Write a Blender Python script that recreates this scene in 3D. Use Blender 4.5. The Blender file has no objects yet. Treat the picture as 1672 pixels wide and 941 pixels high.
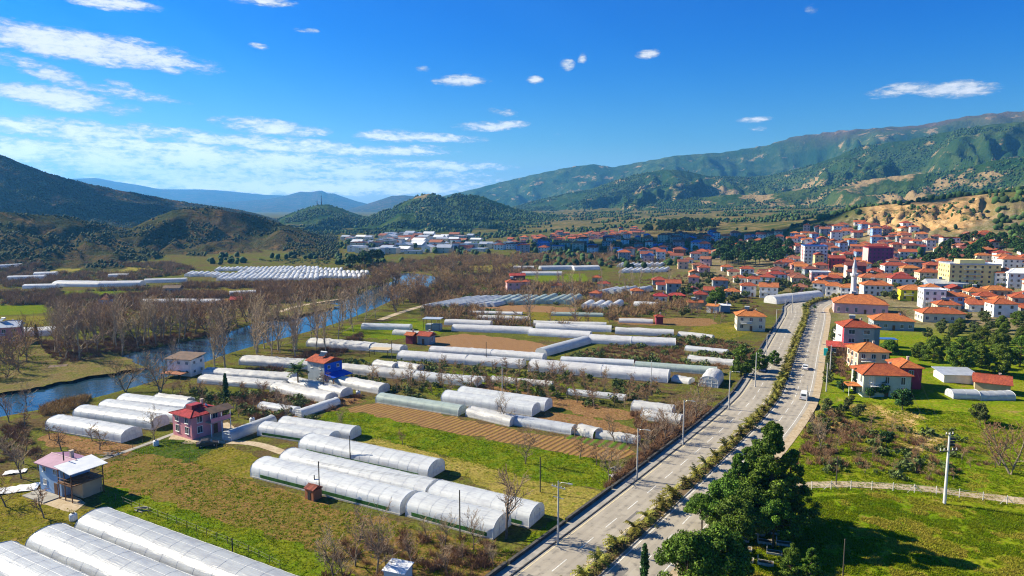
import bpy, math, random
import numpy as np
from mathutils import Vector
R = math.radians
SC = bpy.context.scene
COL = SC.collection
rng = np.random.default_rng(7)
random.seed(7)

# ------------------------------------------------------------------ camera
CH, PITCH, FPX = 50.0, 6.65, 1115.0          # camera height (m), tilt down (deg), focal length in photo pixels
SP, CP = math.sin(R(PITCH)), math.cos(R(PITCH))
cam = bpy.data.cameras.new('camera'); cam_o = bpy.data.objects.new('camera', cam); COL.objects.link(cam_o)
cam.sensor_width = 36.0; cam.lens = 36.0 * FPX / 1672.0
cam.clip_start = 1.0; cam.clip_end = 90000.0
cam_o.location = (0, 0, CH); cam_o.rotation_euler = (R(90 - PITCH), 0, 0)
SC.camera = cam_o

# ------------------------------------------------------------------ light
SUN_AZ, SUN_EL = -70.0, 33.0                 # azimuth from +Y towards +X
sdir = Vector((math.sin(R(SUN_AZ)) * math.cos(R(SUN_EL)), math.cos(R(SUN_AZ)) * math.cos(R(SUN_EL)), math.sin(R(SUN_EL))))
sl = bpy.data.lights.new('sun', 'SUN'); sl.energy = 5.0; sl.angle = R(0.5); sl.color = (1.0, 0.885, 0.66)
so = bpy.data.objects.new('sun', sl); COL.objects.link(so)
so.rotation_euler = sdir.to_track_quat('Z', 'Y').to_euler(); so.location = sdir * 3000
SC.view_settings.view_transform = 'Standard'; SC.view_settings.look = 'None'
SC.view_settings.gamma = 1.0; SC.view_settings.exposure = 1.24
SC.cycles.max_bounces = 5; SC.cycles.diffuse_bounces = 2; SC.cycles.glossy_bounces = 2
SC.cycles.transmission_bounces = 3; SC.cycles.transparent_max_bounces = 6; SC.cycles.volume_bounces = 1
SC.cycles.use_denoising = True; SC.cycles.denoising_prefilter = 'NONE'; SC.cycles.filter_width = 1.15; SC.cycles.sample_clamp_indirect = 4.0
try: SC.cycles.denoiser = 'OPENIMAGEDENOISE'
except Exception: pass

def pixdir(u, v):
    a, b = (u - 836.0) / FPX, (470.5 - v) / FPX
    return np.array([a, CP + b * SP, -SP + b * CP])

# ------------------------------------------------------------------ world: sky with clouds
W = bpy.data.worlds.new('World'); SC.world = W; W.use_nodes = True
nt = W.node_tree; nt.nodes.clear()
def N(t, typ, **kw):
    n = t.nodes.new(typ)
    for k, v in kw.items():
        if k.startswith('i_'):
            key = k[2:]
            key = int(key) if key.isdigit() else key.replace('_', ' ')
            n.inputs[key].default_value = v
        else: setattr(n, k, v)
    return n
def math_(t, op, a, b=None, c=None, clamp=False):
    n = t.nodes.new('ShaderNodeMath'); n.operation = op; n.use_clamp = clamp
    for i, x in enumerate((a, b, c)):
        if x is None: continue
        if isinstance(x, (int, float)): n.inputs[i].default_value = x
        else: t.links.new(x, n.inputs[i])
    return n.outputs[0]
def mixc(t, fac, a, b, blend='MIX'):
    n = t.nodes.new('ShaderNodeMix'); n.data_type = 'RGBA'; n.blend_type = blend
    for i, x in ((0, fac), (6, a), (7, b)):
        if isinstance(x, (int, float)): n.inputs[i].default_value = x
        elif isinstance(x, (tuple, list)): n.inputs[i].default_value = tuple(x)[:3] + (1,)
        else: t.links.new(x, n.inputs[i])
    return n.outputs[2]
def maprange(t, x, a, b, c=0.0, d=1.0, smooth=True):
    n = t.nodes.new('ShaderNodeMapRange'); n.interpolation_type = 'SMOOTHSTEP' if smooth else 'LINEAR'
    t.links.new(x, n.inputs[0])
    for i, q in zip((1, 2, 3, 4), (a, b, c, d)): n.inputs[i].default_value = q
    return n.outputs[0]

sky = N(nt, 'ShaderNodeTexSky', sky_type='NISHITA', sun_disc=False)
sky.sun_elevation = R(SUN_EL); sky.sun_rotation = R(SUN_AZ)
sky.altitude = 0; sky.air_density = 1.0; sky.dust_density = 0.6; sky.ozone_density = 3.0
tc = N(nt, 'ShaderNodeTexCoord'); sep = N(nt, 'ShaderNodeSeparateXYZ'); nt.links.new(tc.outputs['Generated'], sep.inputs[0])
X, Y, Z = sep.outputs
AZ = math_(nt, 'ARCTAN2', X, Y)
EL = math_(nt, 'ARCTAN2', Z, math_(nt, 'SQRT', math_(nt, 'ADD', math_(nt, 'MULTIPLY', X, X), math_(nt, 'MULTIPLY', Y, Y))))
hs = N(nt, 'ShaderNodeHueSaturation'); hs.inputs['Saturation'].default_value = 1.42; hs.inputs['Hue'].default_value = 0.505; hs.inputs['Value'].default_value = 1.0
nt.links.new(sky.outputs[0], hs.inputs['Color'])
comb = N(nt, 'ShaderNodeCombineXYZ'); nt.links.new(math_(nt, 'MULTIPLY', AZ, 1.0), comb.inputs[0]); nt.links.new(math_(nt, 'MULTIPLY', EL, 3.2), comb.inputs[1])
nz = N(nt, 'ShaderNodeTexNoise', i_Scale=20.0, i_Detail=8.0, i_Roughness=0.62, i_Distortion=0.25); nt.links.new(comb.outputs[0], nz.inputs['Vector'])
nz2 = N(nt, 'ShaderNodeTexNoise', i_Scale=75.0, i_Detail=7.0, i_Roughness=0.68, i_Distortion=0.4); nt.links.new(comb.outputs[0], nz2.inputs['Vector'])
# cloud banks: (photo u, v of the centre, half width, half height in photo px, tilt, strength)
CLOUDS = [(110,72,150,20,.07,1.05),(235,88,100,17,.12,.9),(55,112,75,12,.25,.7),(90,160,100,15,.10,.95),(190,150,95,8,.1,.65),(165,176,55,6,.03,.5),
 (130,213,165,15,.0,.85),(430,207,75,12,.07,.85),(500,214,40,8,.0,.7),(640,222,60,10,.0,.85),(715,225,80,7,.03,.8),(690,241,55,5,.0,.6),
 (800,206,62,8,-.05,.9),(755,132,46,9,-.03,.9),(872,131,15,6,.0,.9),(925,106,14,9,.0,.75),(951,97,8,9,.0,.7),(1057,88,20,7,.0,.9),(691,112,12,5,0,.8),
 (423,76,16,5,.05,.9),(285,115,22,6,.05,.8),(185,5,60,10,0,.8),(430,3,50,7,0,.8),(500,50,20,4,0,.55),(1470,146,45,9,-.1,.85),(1562,146,50,11,.05,.95),
 (1233,196,28,5,0,.7),(1325,14,10,8,0,.45),(820,184,26,7,.1,.7),(1235,210,16,4,0,.5),(912,220,10,3,0,.4),(190,136,20,6,.1,.6),
 (330,262,360,26,.04,.98),(470,238,190,12,.05,.95),(90,252,170,20,0,.9),(700,270,150,9,.02,.85),(560,284,260,12,.0,.9),(480,304,380,16,0,1.1),(300,285,280,14,0,.95),(640,246,110,8,.02,.9),(60,205,120,12,.05,.9),(250,238,150,9,.05,1.0),(820,300,160,12,0,.5)]
mask = None
for (u, v, a, b, tilt, s) in CLOUDS:
    dd = pixdir(u, v); az0 = math.atan2(dd[0], dd[1]); el0 = math.atan2(dd[2], math.hypot(dd[0], dd[1]))
    du = math_(nt, 'SUBTRACT', AZ, az0); dv = math_(nt, 'ADD', math_(nt, 'SUBTRACT', EL, el0), math_(nt, 'MULTIPLY', du, tilt))
    p = math_(nt, 'MULTIPLY', du, FPX / (a * 1.15)); q = math_(nt, 'MULTIPLY', dv, FPX / (b * 1.25))
    r2 = math_(nt, 'ADD', math_(nt, 'MULTIPLY', p, p), math_(nt, 'MULTIPLY', q, q))
    m = math_(nt, 'MULTIPLY', math_(nt, 'SUBTRACT', 1.0, r2, clamp=True), s)
    mask = m if mask is None else math_(nt, 'MAXIMUM', mask, m)
nn = math_(nt, 'ADD', math_(nt, 'MULTIPLY', nz.outputs[0], 2.1), math_(nt, 'MULTIPLY', nz2.outputs[0], 1.5))
dens = math_(nt, 'ADD', mask, math_(nt, 'SUBTRACT', nn, 1.80))
dens = math_(nt, 'MULTIPLY', dens, math_(nt, 'MINIMUM', math_(nt, 'MULTIPLY', mask, 6.0), 1.0))
cover = math_(nt, 'MAXIMUM', maprange(nt, dens, 0.10, 0.85), maprange(nt, EL, 0.0, 0.10, 0.6, 0.0))
ccol = mixc(nt, maprange(nt, dens, 0.3, 1.15), (0.42, 0.50, 0.60), (0.98, 0.98, 0.97))
tint = mixc(nt, maprange(nt, EL, 0.0, 0.26), (.75, 1.0, 1.02), (.015, .64, 1.22)); tint = mixc(nt, maprange(nt, EL, 0.36, 0.75), tint, (.42, .78, 1.0)); skyc = mixc(nt, 1.0, hs.outputs[0], tint, 'MULTIPLY')  # high sky above the view tinted less blue to warm the ambient light
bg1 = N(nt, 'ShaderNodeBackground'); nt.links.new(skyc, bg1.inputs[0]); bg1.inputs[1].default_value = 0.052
bg2 = N(nt, 'ShaderNodeBackground'); nt.links.new(ccol, bg2.inputs[0]); nt.links.new(maprange(nt, EL, 0.03, 0.16, 0.72, 0.47), bg2.inputs[1])
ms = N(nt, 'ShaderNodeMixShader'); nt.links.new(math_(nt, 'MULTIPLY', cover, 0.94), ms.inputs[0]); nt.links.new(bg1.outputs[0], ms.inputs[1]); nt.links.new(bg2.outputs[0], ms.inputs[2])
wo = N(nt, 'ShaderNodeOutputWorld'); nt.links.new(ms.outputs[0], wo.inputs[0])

# ------------------------------------------------------------------ noise and terrain heights
def _hash(ix, iy, seed):
    h = (ix.astype(np.int64) * 374761393 + iy.astype(np.int64) * 668265263 + seed * 1442695041) & 0xffffffff
    h = ((h ^ (h >> 13)) * 1274126177) & 0xffffffff
    return ((h ^ (h >> 16)) & 0xffff) / 65535.0
def vnoise(x, y, seed=0):
    x = np.asarray(x, float); y = np.asarray(y, float)
    ix, iy = np.floor(x), np.floor(y); fx, fy = x - ix, y - iy
    fx = fx * fx * fx * (fx * (fx * 6 - 15) + 10); fy = fy * fy * fy * (fy * (fy * 6 - 15) + 10)
    a, b = _hash(ix, iy, seed), _hash(ix + 1, iy, seed); c, d = _hash(ix, iy + 1, seed), _hash(ix + 1, iy + 1, seed)
    return (a + (b - a) * fx) * (1 - fy) + (c + (d - c) * fx) * fy
def fbm(x, y, oct=4, seed=0, ridged=False):
    s = 0; amp = 0.5; tot = 0
    for o in range(oct):
        n = vnoise(np.asarray(x) * 2 ** o + 17.3 * o, np.asarray(y) * 2 ** o - 9.1 * o, seed + o)
        if ridged: n = 1 - abs(2 * n - 1)
        s = s + amp * n; tot += amp; amp *= 0.5
    return s / tot
def sstep(a, b, x):
    t = np.clip((x - a) / (b - a), 0, 1); return t * t * (3 - 2 * t)
def pts_az(pts):
    az, te = [], []
    for u, v in pts:
        d = pixdir(u, v); az.append(math.atan2(d[0], d[1])); te.append(d[2] / math.hypot(d[0], d[1]))
    return np.array(az), np.array(te)
# ridges: crest outline (photo px), crest distance (u, d) pairs, foot distance, back foot factor, gully strength, zone
RIDGES = [
 ([(-700,120),(-300,180),(0,253),(50,272),(100,290),(150,301),(200,312),(300,330),(400,345),(440,356),(480,371),(540,395),(590,420)], [(-300,2200),(0,2200),(300,2300),(590,2300)], .52, 1.7, .66, 0),
 ([(-700,330),(-100,344),(0,345),(60,350),(110,354),(150,363),(190,371),(215,373),(240,360),(260,351),(285,343),(310,340),(340,339),(365,342),(400,350),(430,356),(500,378),(560,402),(600,421)], [(-300,900),(0,900),(300,1000),(600,980)], .66, 1.35, .62, 3),
 ([(-400,300),(60,296),(120,291),(155,290),(185,296),(230,303),(262,309),(330,309),(380,313),(430,318),(475,320),(560,330),(700,345)], [(0,14000),(700,14000)], .74, 1.1, .1, 1),
 ([(150,335),(330,332),(390,329),(440,325),(470,319),(490,313),(508,314),(525,311),(535,316),(545,316),(562,322),(580,328),(600,333),(640,340)], [(0,11000),(700,11000)], .74, 1.2, .22, 1),
 ([(560,345),(600,333),(622,326),(640,320),(662,319),(680,321),(720,330),(760,345)], [(0,8000),(700,8000)], .75, 1.3, .15, 1),
 ([(430,375),(460,356),(480,347),(500,340),(520,334),(535,334),(560,342),(590,352),(640,362),(700,378)], [(0,2400),(700,2400)], .72, 1.25, .5, 2),
 ([(560,375),(600,356),(640,341),(660,331),(680,321),(700,316),(715,319),(728,325),(745,318),(760,319),(790,322),(820,333),(850,345),(900,352),(960,362)], [(500,2100),(900,2100)], .66, 1.35, .5, 2),
 ([(600,379),(630,362),(655,348),(680,352),(720,361),(780,366),(850,372)], [(600,1700),(900,1700)], .82, 1.2, .5, 2),
 ([(660,345),(720,321),(760,312),(800,302),(850,290),(900,279),(940,271),(970,268),(1000,273),(1050,263),(1100,255),(1180,249),(1250,237),(1300,222),(1350,215),(1400,210),(1450,206),(1500,203),(1550,196),(1600,187),(1672,180),(1900,165),(2500,200)], [(700,6200),(1300,5400),(1700,5000)], .6, 1.4, .62, 2),
 ([(800,350),(879,327),(920,318),(959,310),(1010,293),(1040,284),(1072,278),(1100,277),(1132,282),(1170,288),(1220,290),(1260,285),(1291,279),(1330,268),(1358,257),(1398,241),(1440,234),(1500,225),(1560,213),(1620,204),(1672,199),(1900,190),(2500,230)], [(800,3600),(1300,3500),(1700,3300)], .5, 1.5, .82, 2),
 ([(1000,352),(1060,335),(1120,326),(1180,318),(1250,318),(1320,308),(1400,296),(1480,285),(1560,280),(1620,262),(1672,255),(1900,245),(2500,270)], [(900,2700),(1700,2300)], .6, 1.4, .8, 2),
]
_R = []
for pts, dist, ff, bf, gs, zone in RIDGES:
    az, te = pts_az(pts); da = np.array([math.atan((u - 836) / FPX) for u, _ in dist]); dd = np.array([d for _, d in dist], float)
    _R.append((az, te, da, dd, ff, bf, gs, zone))
# broad slope rising to the east and the eroded bluff above the town: rows of (distance, height) per photo column
SLOPE_U = [300, 700, 850, 1000, 1200, 1400, 1560, 1672, 2100]
SLOPE_D = [0, 330, 450, 600, 700, 800, 1000, 1300, 1700, 2200, 3000, 6000]
SLOPE_Z = [
 [0,0,0,0,0,0,0,0,0,0,0,0], [0,0,0,0,0,0,0,0,0,2,6,20], [0,0,0,0,0,0,0,2,8,18,34,60],
 [0,0,0,0,0,1,4,10,22,34,52,80], [0,0,0,1,3,6,13,24,36,46,66,90], [0,0,0,4,12,22,30,38,46,56,80,120],
 [0,0,1,7,18,30,42,46,52,66,90,120], [0,0,2,10,24,36,48,52,58,74,100,120], [0,2,8,22,36,48,58,62,70,90,120,140]]
_sa = np.array([math.atan((u - 836) / FPX) for u in SLOPE_U]); _sz = np.array(SLOPE_Z, float)
BL_AZ, BL_TE = pts_az([(1290,372),(1370,352),(1400,340),(1440,335),(1500,330),(1560,323),(1620,316),(1672,312),(1800,300),(2200,305)])
RIVER = np.array([(-260,120),(-185,150),(-138,181),(-117,238),(-100,282),(-89,345),(-66,462),(-68,496),(-92,530)], float)
def seg_dist(x, y, P):
    best = np.full(np.shape(x), 1e9)
    for a, b in zip(P[:-1], P[1:]):
        d = b - a; t = np.clip(((x - a[0]) * d[0] + (y - a[1]) * d[1]) / (d @ d), 0, 1)
        best = np.minimum(best, np.hypot(x - a[0] - t * d[0], y - a[1] - t * d[1]))
    return best
def smoothpath(P, n=8):
    P = np.array(P, float); out = []
    Q = np.vstack([2 * P[0] - P[1], P, 2 * P[-1] - P[-2]])
    for i in range(1, len(Q) - 2):
        for t in np.linspace(0, 1, n, endpoint=False):
            a, b, c, d = Q[i - 1], Q[i], Q[i + 1], Q[i + 2]
            out.append(0.5 * ((2 * b) + (-a + c) * t + (2 * a - 5 * b + 4 * c - d) * t * t + (-a + 3 * b - 3 * c + d) * t ** 3))
    out.append(P[-1]); return np.array(out)
RIVER = smoothpath(RIVER, 5)
def terrain_exact(x, y, zones=False):
    x = np.asarray(x, float); y = np.asarray(y, float)
    d = np.hypot(x, y); az = np.arctan2(x, y)
    # slope table, bilinear
    azc = np.clip(az, _sa[0], _sa[-1]); i = np.clip(np.searchsorted(_sa, azc) - 1, 0, len(_sa) - 2); f = (azc - _sa[i]) / (_sa[i + 1] - _sa[i])
    SD = np.array(SLOPE_D, float); dc = np.clip(d, 0, SD[-1] - 1); j = np.clip(np.searchsorted(SD, dc, side='right') - 1, 0, len(SD) - 2); g = (dc - SD[j]) / (SD[j + 1] - SD[j])
    h = (_sz[i, j] * (1 - g) + _sz[i, j + 1] * g) * (1 - f) + (_sz[i + 1, j] * (1 - g) + _sz[i + 1, j + 1] * g) * f
    h = np.where(y < 0, 0, h)
    mound = sstep(13, 34, x - 0.42 * y) * sstep(75, 110, y) * (1 - sstep(260, 340, d))      # rolling pasture right of the road
    h = h + mound * (fbm(x / 26, y / 26, 3, 5) - 0.45) * 3.0
    h = h + sstep(500, 900, d) * (fbm(x / 90, y / 90, 3, 9) - 0.5) * np.clip(h * 0.25, 0, 9)
    zone = np.zeros(np.shape(h)); bad = np.zeros(np.shape(h))
    # bluff
    te = np.interp(az, BL_AZ, BL_TE, left=-0.2); crest = 930.0 + 70 * (fbm(az * 14, az * 0, 3, 71) - .5); foot = 735 + 150 * (fbm(az * 19, az * 0, 3, 72) - .5); zc = CH + te * crest
    t = sstep(foot, crest, d); back = 1 - sstep(crest + 70, crest + 520, d)
    wx = (fbm(x / 60, y / 60, 3, 77) - .5) * 2.2
    gl = .55 * fbm(az * 62 + wx + d / 210, d / 240, 4, 31, True) + .45 * fbm(x / 38 + wx, y / 30, 4, 33, True)
    shape = np.where(d < crest, .45 * t + .55 * t ** 0.55, back * 0.9 + 0.1)
    hb = h + np.clip(zc - h, 0, None) * np.clip(shape - (1 - gl) * 0.95 * np.sin(np.pi * np.clip(t, 0, 1) ** 1.3) ** 0.7 * (d < crest), 0, 1)
    ok = (az > BL_AZ[0]) & (zc > h)
    bad = np.where(ok, sstep(0.06, 0.22, t) * (1 - sstep(crest - 6, crest + 14, d)) * sstep(R(26.5), R(28), az) * (1 - sstep(R(33.6), R(35.6), az)) * sstep(.40, .50, fbm(x / 26, y / 34, 3, 79) + .25 * t), 0)
    h = np.where(ok & (y > 0), np.maximum(h, hb), h)
    for k, (raz, te, da, dd, ff, bf, gs, zn) in enumerate(_R):
        sel = np.nonzero((az > raz[0] - .07) & (az < raz[-1] + .07) & (y > 0) & (d > dd.min() * ff * .9) & (d < dd.max() * bf * 1.05))
        if len(sel[0]) == 0: continue
        A, dq, xq, yq = az[sel], d[sel], x[sel], y[sel]
        D = np.interp(A, da, dd); T = np.interp(A, raz, te)
        edge = sstep(raz[0] - 0.06, raz[0], A) * (1 - sstep(raz[-1], raz[-1] + 0.06, A))
        zc = (CH + T * D) * edge
        wob = 1 + 0.10 * (fbm(A * 22, A * 0 + k, 2, 60 + k) - 0.5)
        F = D * ff * wob
        t = np.clip((dq - F) / (D - F), 0, 1); bk = np.clip(1 - (dq - D) / (D * bf - D), 0, 1)
        L = D * 0.085
        warp = (fbm(xq / (L * 2.2), yq / (L * 2.2), 2, 90 + k) - 0.5) * 2.4
        g1 = fbm(A * D / (L * 1.05) + warp, dq / (L * 4.2) + warp * .4, 4, 40 + 3 * k, True)
        g2 = fbm(xq / (L * .55), yq / (L * .55), 4, 140 + k, True)
        prof = np.where(dq < D, 0.55 * t + 0.45 * sstep(0, 1, t), bk)
        cut = gs * (np.clip(.86 - g1, 0, 1) * 1.75 + (1 - g2) * 0.35) * np.sin(np.pi * np.clip(t, 0, 1) ** 1.25) ** 0.8
        hr = zc * np.clip(prof - cut * np.where(dq < D, 1, 0), 0, 1) + np.where(t > .6, (g2 - 0.6) * zc * 0.03, 0)
        hr = np.where(zc > 0, hr, -5)
        up = hr > h[sel] + .2
        zone[sel] = np.where(up, zn + 1, zone[sel]); bad[sel] = np.where(up, 0, bad[sel])
        h[sel] = np.maximum(h[sel], hr)
    eb = sstep(.46, .56, fbm(x / 7, y / 7, 4, 88) + .25 * (1 - np.hypot((x - 83) / 13, (y - 157) / 17))) * (np.hypot((x - 83) / 13, (y - 157) / 17) < 1.25)      # washed-out bank right of the road
    bad = np.maximum(bad, eb * .8); h = h - eb * .5
    # river bed
    rd = seg_dist(x, y, RIVER) if np.size(x) else x
    w = 16.0 + 2.0 * np.sin(y / 23.0) + 4.0 * (1 - sstep(190, 270, y))
    bed = -2.9 + 2.9 * sstep(w - 4, w + 3.5, rd)
    h = np.where((d < 900) & (rd < 30), np.minimum(h, bed + np.maximum(h, 0) * 0), h)
    if zones: return h, zone, bad
    return h
azs = np.concatenate([np.arange(-180, -52, 3.0), np.arange(-52, 52, 0.135), np.arange(52, 181, 3.0)]) * math.pi / 180
ds = np.concatenate([[6, 14, 24, 36, 48], np.geomspace(60, 1700, 400), np.geomspace(1720, 7500, 260), np.geomspace(7600, 15800, 90)])
AA, DD = np.meshgrid(azs, ds, indexing='ij'); XX, YY = DD * np.sin(AA), DD * np.cos(AA)
HH, ZN, BD = terrain_exact(XX, YY, True)
_ia, _id = np.arange(len(azs), dtype=float), np.arange(len(ds), dtype=float)
def terrain(x, y, zones=False):
    """heights read off the terrain sheet itself"""
    x = np.asarray(x, float); y = np.asarray(y, float)
    i = np.interp(np.arctan2(x, y), azs, _ia); j = np.interp(np.hypot(x, y), ds, _id)
    i0 = np.minimum(i.astype(int), len(azs) - 2); j0 = np.minimum(j.astype(int), len(ds) - 2); f, g = i - i0, j - j0
    h = (HH[i0, j0] * (1 - g) + HH[i0, j0 + 1] * g) * (1 - f) + (HH[i0 + 1, j0] * (1 - g) + HH[i0 + 1, j0 + 1] * g) * f
    if zones: k, l = np.rint(i).astype(int), np.rint(j).astype(int); return h, ZN[k, l], BD[k, l]
    return h
def hz(x, y): return float(terrain(np.array([x]), np.array([y]))[0])
_T = np.geomspace(40, 15000, 1500)
def P(u, v):
    """the point of the ground that the photo shows at pixel (u, v)"""
    d = pixdir(u, v); x, y, z = d[0] * _T, d[1] * _T, CH + d[2] * _T
    below = np.nonzero(z < terrain(x, y))[0]
    if len(below) == 0: t = _T[-1]
    else:
        k = below[0]; lo, hi = _T[max(k - 1, 0)], _T[k]
        for _ in range(18):
            m = (lo + hi) / 2
            if CH + d[2] * m < hz(d[0] * m, d[1] * m): hi = m
            else: lo = m
        t = hi
    return Vector((d[0] * t, d[1] * t, hz(d[0] * t, d[1] * t)))
def G(u, v, z=0.0):
    d = pixdir(u, v); t = (z - CH) / d[2]; return np.array([d[0] * t, d[1] * t])
# ------------------------------------------------------------------ materials
MATS = {}
def mat(name, c1, c2=None, scale=1.0, rough=0.85, bump=0.0, bscale=None, spec=0.25, c3=None, coords='Object', rand=0.0, island=0.0, metal=0.0, detail=5.0, transl=0.0, lo=.35, hi=.65, stretch=None, fine=0.0):
    if name in MATS: return MATS[name]
    m = bpy.data.materials.new(name); m.use_nodes = True; MATS[name] = m
    t = m.node_tree; b = t.nodes['Principled BSDF']
    b.inputs['Roughness'].default_value = rough; b.inputs['Specular IOR Level'].default_value = spec; b.inputs['Metallic'].default_value = metal
    if coords == 'World': vec = N(t, 'ShaderNodeNewGeometry').outputs['Position']
    else: vec = N(t, 'ShaderNodeTexCoord').outputs['Object']
    if stretch:
        mp = N(t, 'ShaderNodeMapping'); mp.inputs['Scale'].default_value = stretch; t.links.new(vec, mp.inputs[0]); vec = mp.outputs[0]
    col = None
    if c2 is not None:
        n = N(t, 'ShaderNodeTexNoise', i_Scale=scale, i_Detail=detail, i_Roughness=0.6); t.links.new(vec, n.inputs['Vector'])
        col = mixc(t, maprange(t, n.outputs[0], lo, hi), c1, c2)
        if c3 is not None:
            n3 = N(t, 'ShaderNodeTexNoise', i_Scale=scale * 3.7, i_Detail=4.0, i_Roughness=0.65); t.links.new(vec, n3.inputs['Vector'])
            col = mixc(t, maprange(t, n3.outputs[0], .5, .68), col, c3)
    if fine and col is not None:
        nf = N(t, 'ShaderNodeTexNoise', i_Scale=fine, i_Detail=6.0, i_Roughness=0.7); t.links.new(vec, nf.inputs['Vector']); fv = maprange(t, nf.outputs[0], .36, .64, .58, 1.28)
        cf = N(t, 'ShaderNodeCombineXYZ'); [t.links.new(fv, cf.inputs[i_]) for i_ in range(3)]; col = mixc(t, 1.0, col, cf.outputs[0], 'MULTIPLY')
    if rand or island:
        fac = None
        if rand:
            oi = N(t, 'ShaderNodeObjectInfo'); fac = math_(t, 'ADD', math_(t, 'MULTIPLY', math_(t, 'SUBTRACT', oi.outputs['Random'], 0.5), 2 * rand), 1.0)
        if island:
            g = N(t, 'ShaderNodeNewGeometry'); fi = math_(t, 'ADD', math_(t, 'MULTIPLY', math_(t, 'SUBTRACT', g.outputs['Random Per Island'], 0.5), 2 * island), 1.0)
            fac = fi if fac is None else math_(t, 'MULTIPLY', fac, fi)
        h = N(t, 'ShaderNodeHueSaturation'); t.links.new(fac, h.inputs['Value'])
        if rand: t.links.new(math_(t, 'ADD', math_(t, 'MULTIPLY', oi.outputs['Random'], 0.03), 0.485), h.inputs['Hue'])
        if col is None: h.inputs['Color'].default_value = tuple(c1) + (1,)
        else: t.links.new(col, h.inputs['Color'])
        col = h.outputs[0]
    if col is None: b.inputs['Base Color'].default_value = tuple(c1) + (1,)
    else: t.links.new(col, b.inputs['Base Color'])
    if bump:
        nb = N(t, 'ShaderNodeTexNoise', i_Scale=bscale or scale * 2, i_Detail=5.0, i_Roughness=0.65); t.links.new(vec, nb.inputs['Vector'])
        bp = N(t, 'ShaderNodeBump'); bp.inputs['Strength'].default_value = 1.0; bp.inputs['Distance'].default_value = bump
        t.links.new(nb.outputs[0], bp.inputs['Height']); t.links.new(bp.outputs[0], b.inputs['Normal'])
    if transl:
        tr = N(t, 'ShaderNodeBsdfTranslucent')
        if col is None: tr.inputs[0].default_value = tuple(c1) + (1,)
        else: t.links.new(col, tr.inputs[0])
        mx = N(t, 'ShaderNodeMixShader'); mx.inputs[0].default_value = transl
        t.links.new(b.outputs[0], mx.inputs[1]); t.links.new(tr.outputs[0], mx.inputs[2]); t.links.new(mx.outputs[0], t.nodes['Material Output'].inputs[0])
    return m

def rows_mat(name, c1, c2, angle, period, c3=None, bump=0.12, mixw=1.0):
    """ploughed soil or crop rows: bands across the field"""
    m = bpy.data.materials.new(name); m.use_nodes = True; MATS[name] = m
    t = m.node_tree; b = t.nodes['Principled BSDF']; b.inputs['Roughness'].default_value = .95; b.inputs['Specular IOR Level'].default_value = .1
    pos = N(t, 'ShaderNodeNewGeometry').outputs['Position']
    mp = N(t, 'ShaderNodeMapping'); mp.inputs['Rotation'].default_value = (0, 0, angle); t.links.new(pos, mp.inputs[0])
    wv = N(t, 'ShaderNodeTexWave', wave_type='BANDS', bands_direction='Y'); wv.inputs['Scale'].default_value = 2 * math.pi / (20 * period) ; wv.inputs['Distortion'].default_value = 1.2; wv.inputs['Detail'].default_value = 3; wv.inputs['Detail Scale'].default_value = .6
    t.links.new(mp.outputs[0], wv.inputs['Vector'])
    n = N(t, 'ShaderNodeTexNoise', i_Scale=.35, i_Detail=7.0, i_Roughness=.7); t.links.new(pos, n.inputs['Vector'])
    n2 = N(t, 'ShaderNodeTexNoise', i_Scale=1.7, i_Detail=5.0, i_Roughness=.7); t.links.new(pos, n2.inputs['Vector'])
    f = math_(t, 'ADD', math_(t, 'MULTIPLY', wv.outputs[0], mixw), math_(t, 'MULTIPLY', math_(t, 'SUBTRACT', n.outputs[0], .5), 1.6))
    col = mixc(t, maprange(t, f, .25, .8), c1, c2)
    if c3: col = mixc(t, maprange(t, n2.outputs[0], .54, .66), col, c3)
    t.links.new(col, b.inputs['Base Color'])
    bp = N(t, 'ShaderNodeBump'); bp.inputs['Distance'].default_value = bump; t.links.new(math_(t, 'ADD', wv.outputs[0], n2.outputs[0]), bp.inputs['Height']); t.links.new(bp.outputs[0], b.inputs['Normal'])
    return m

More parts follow.
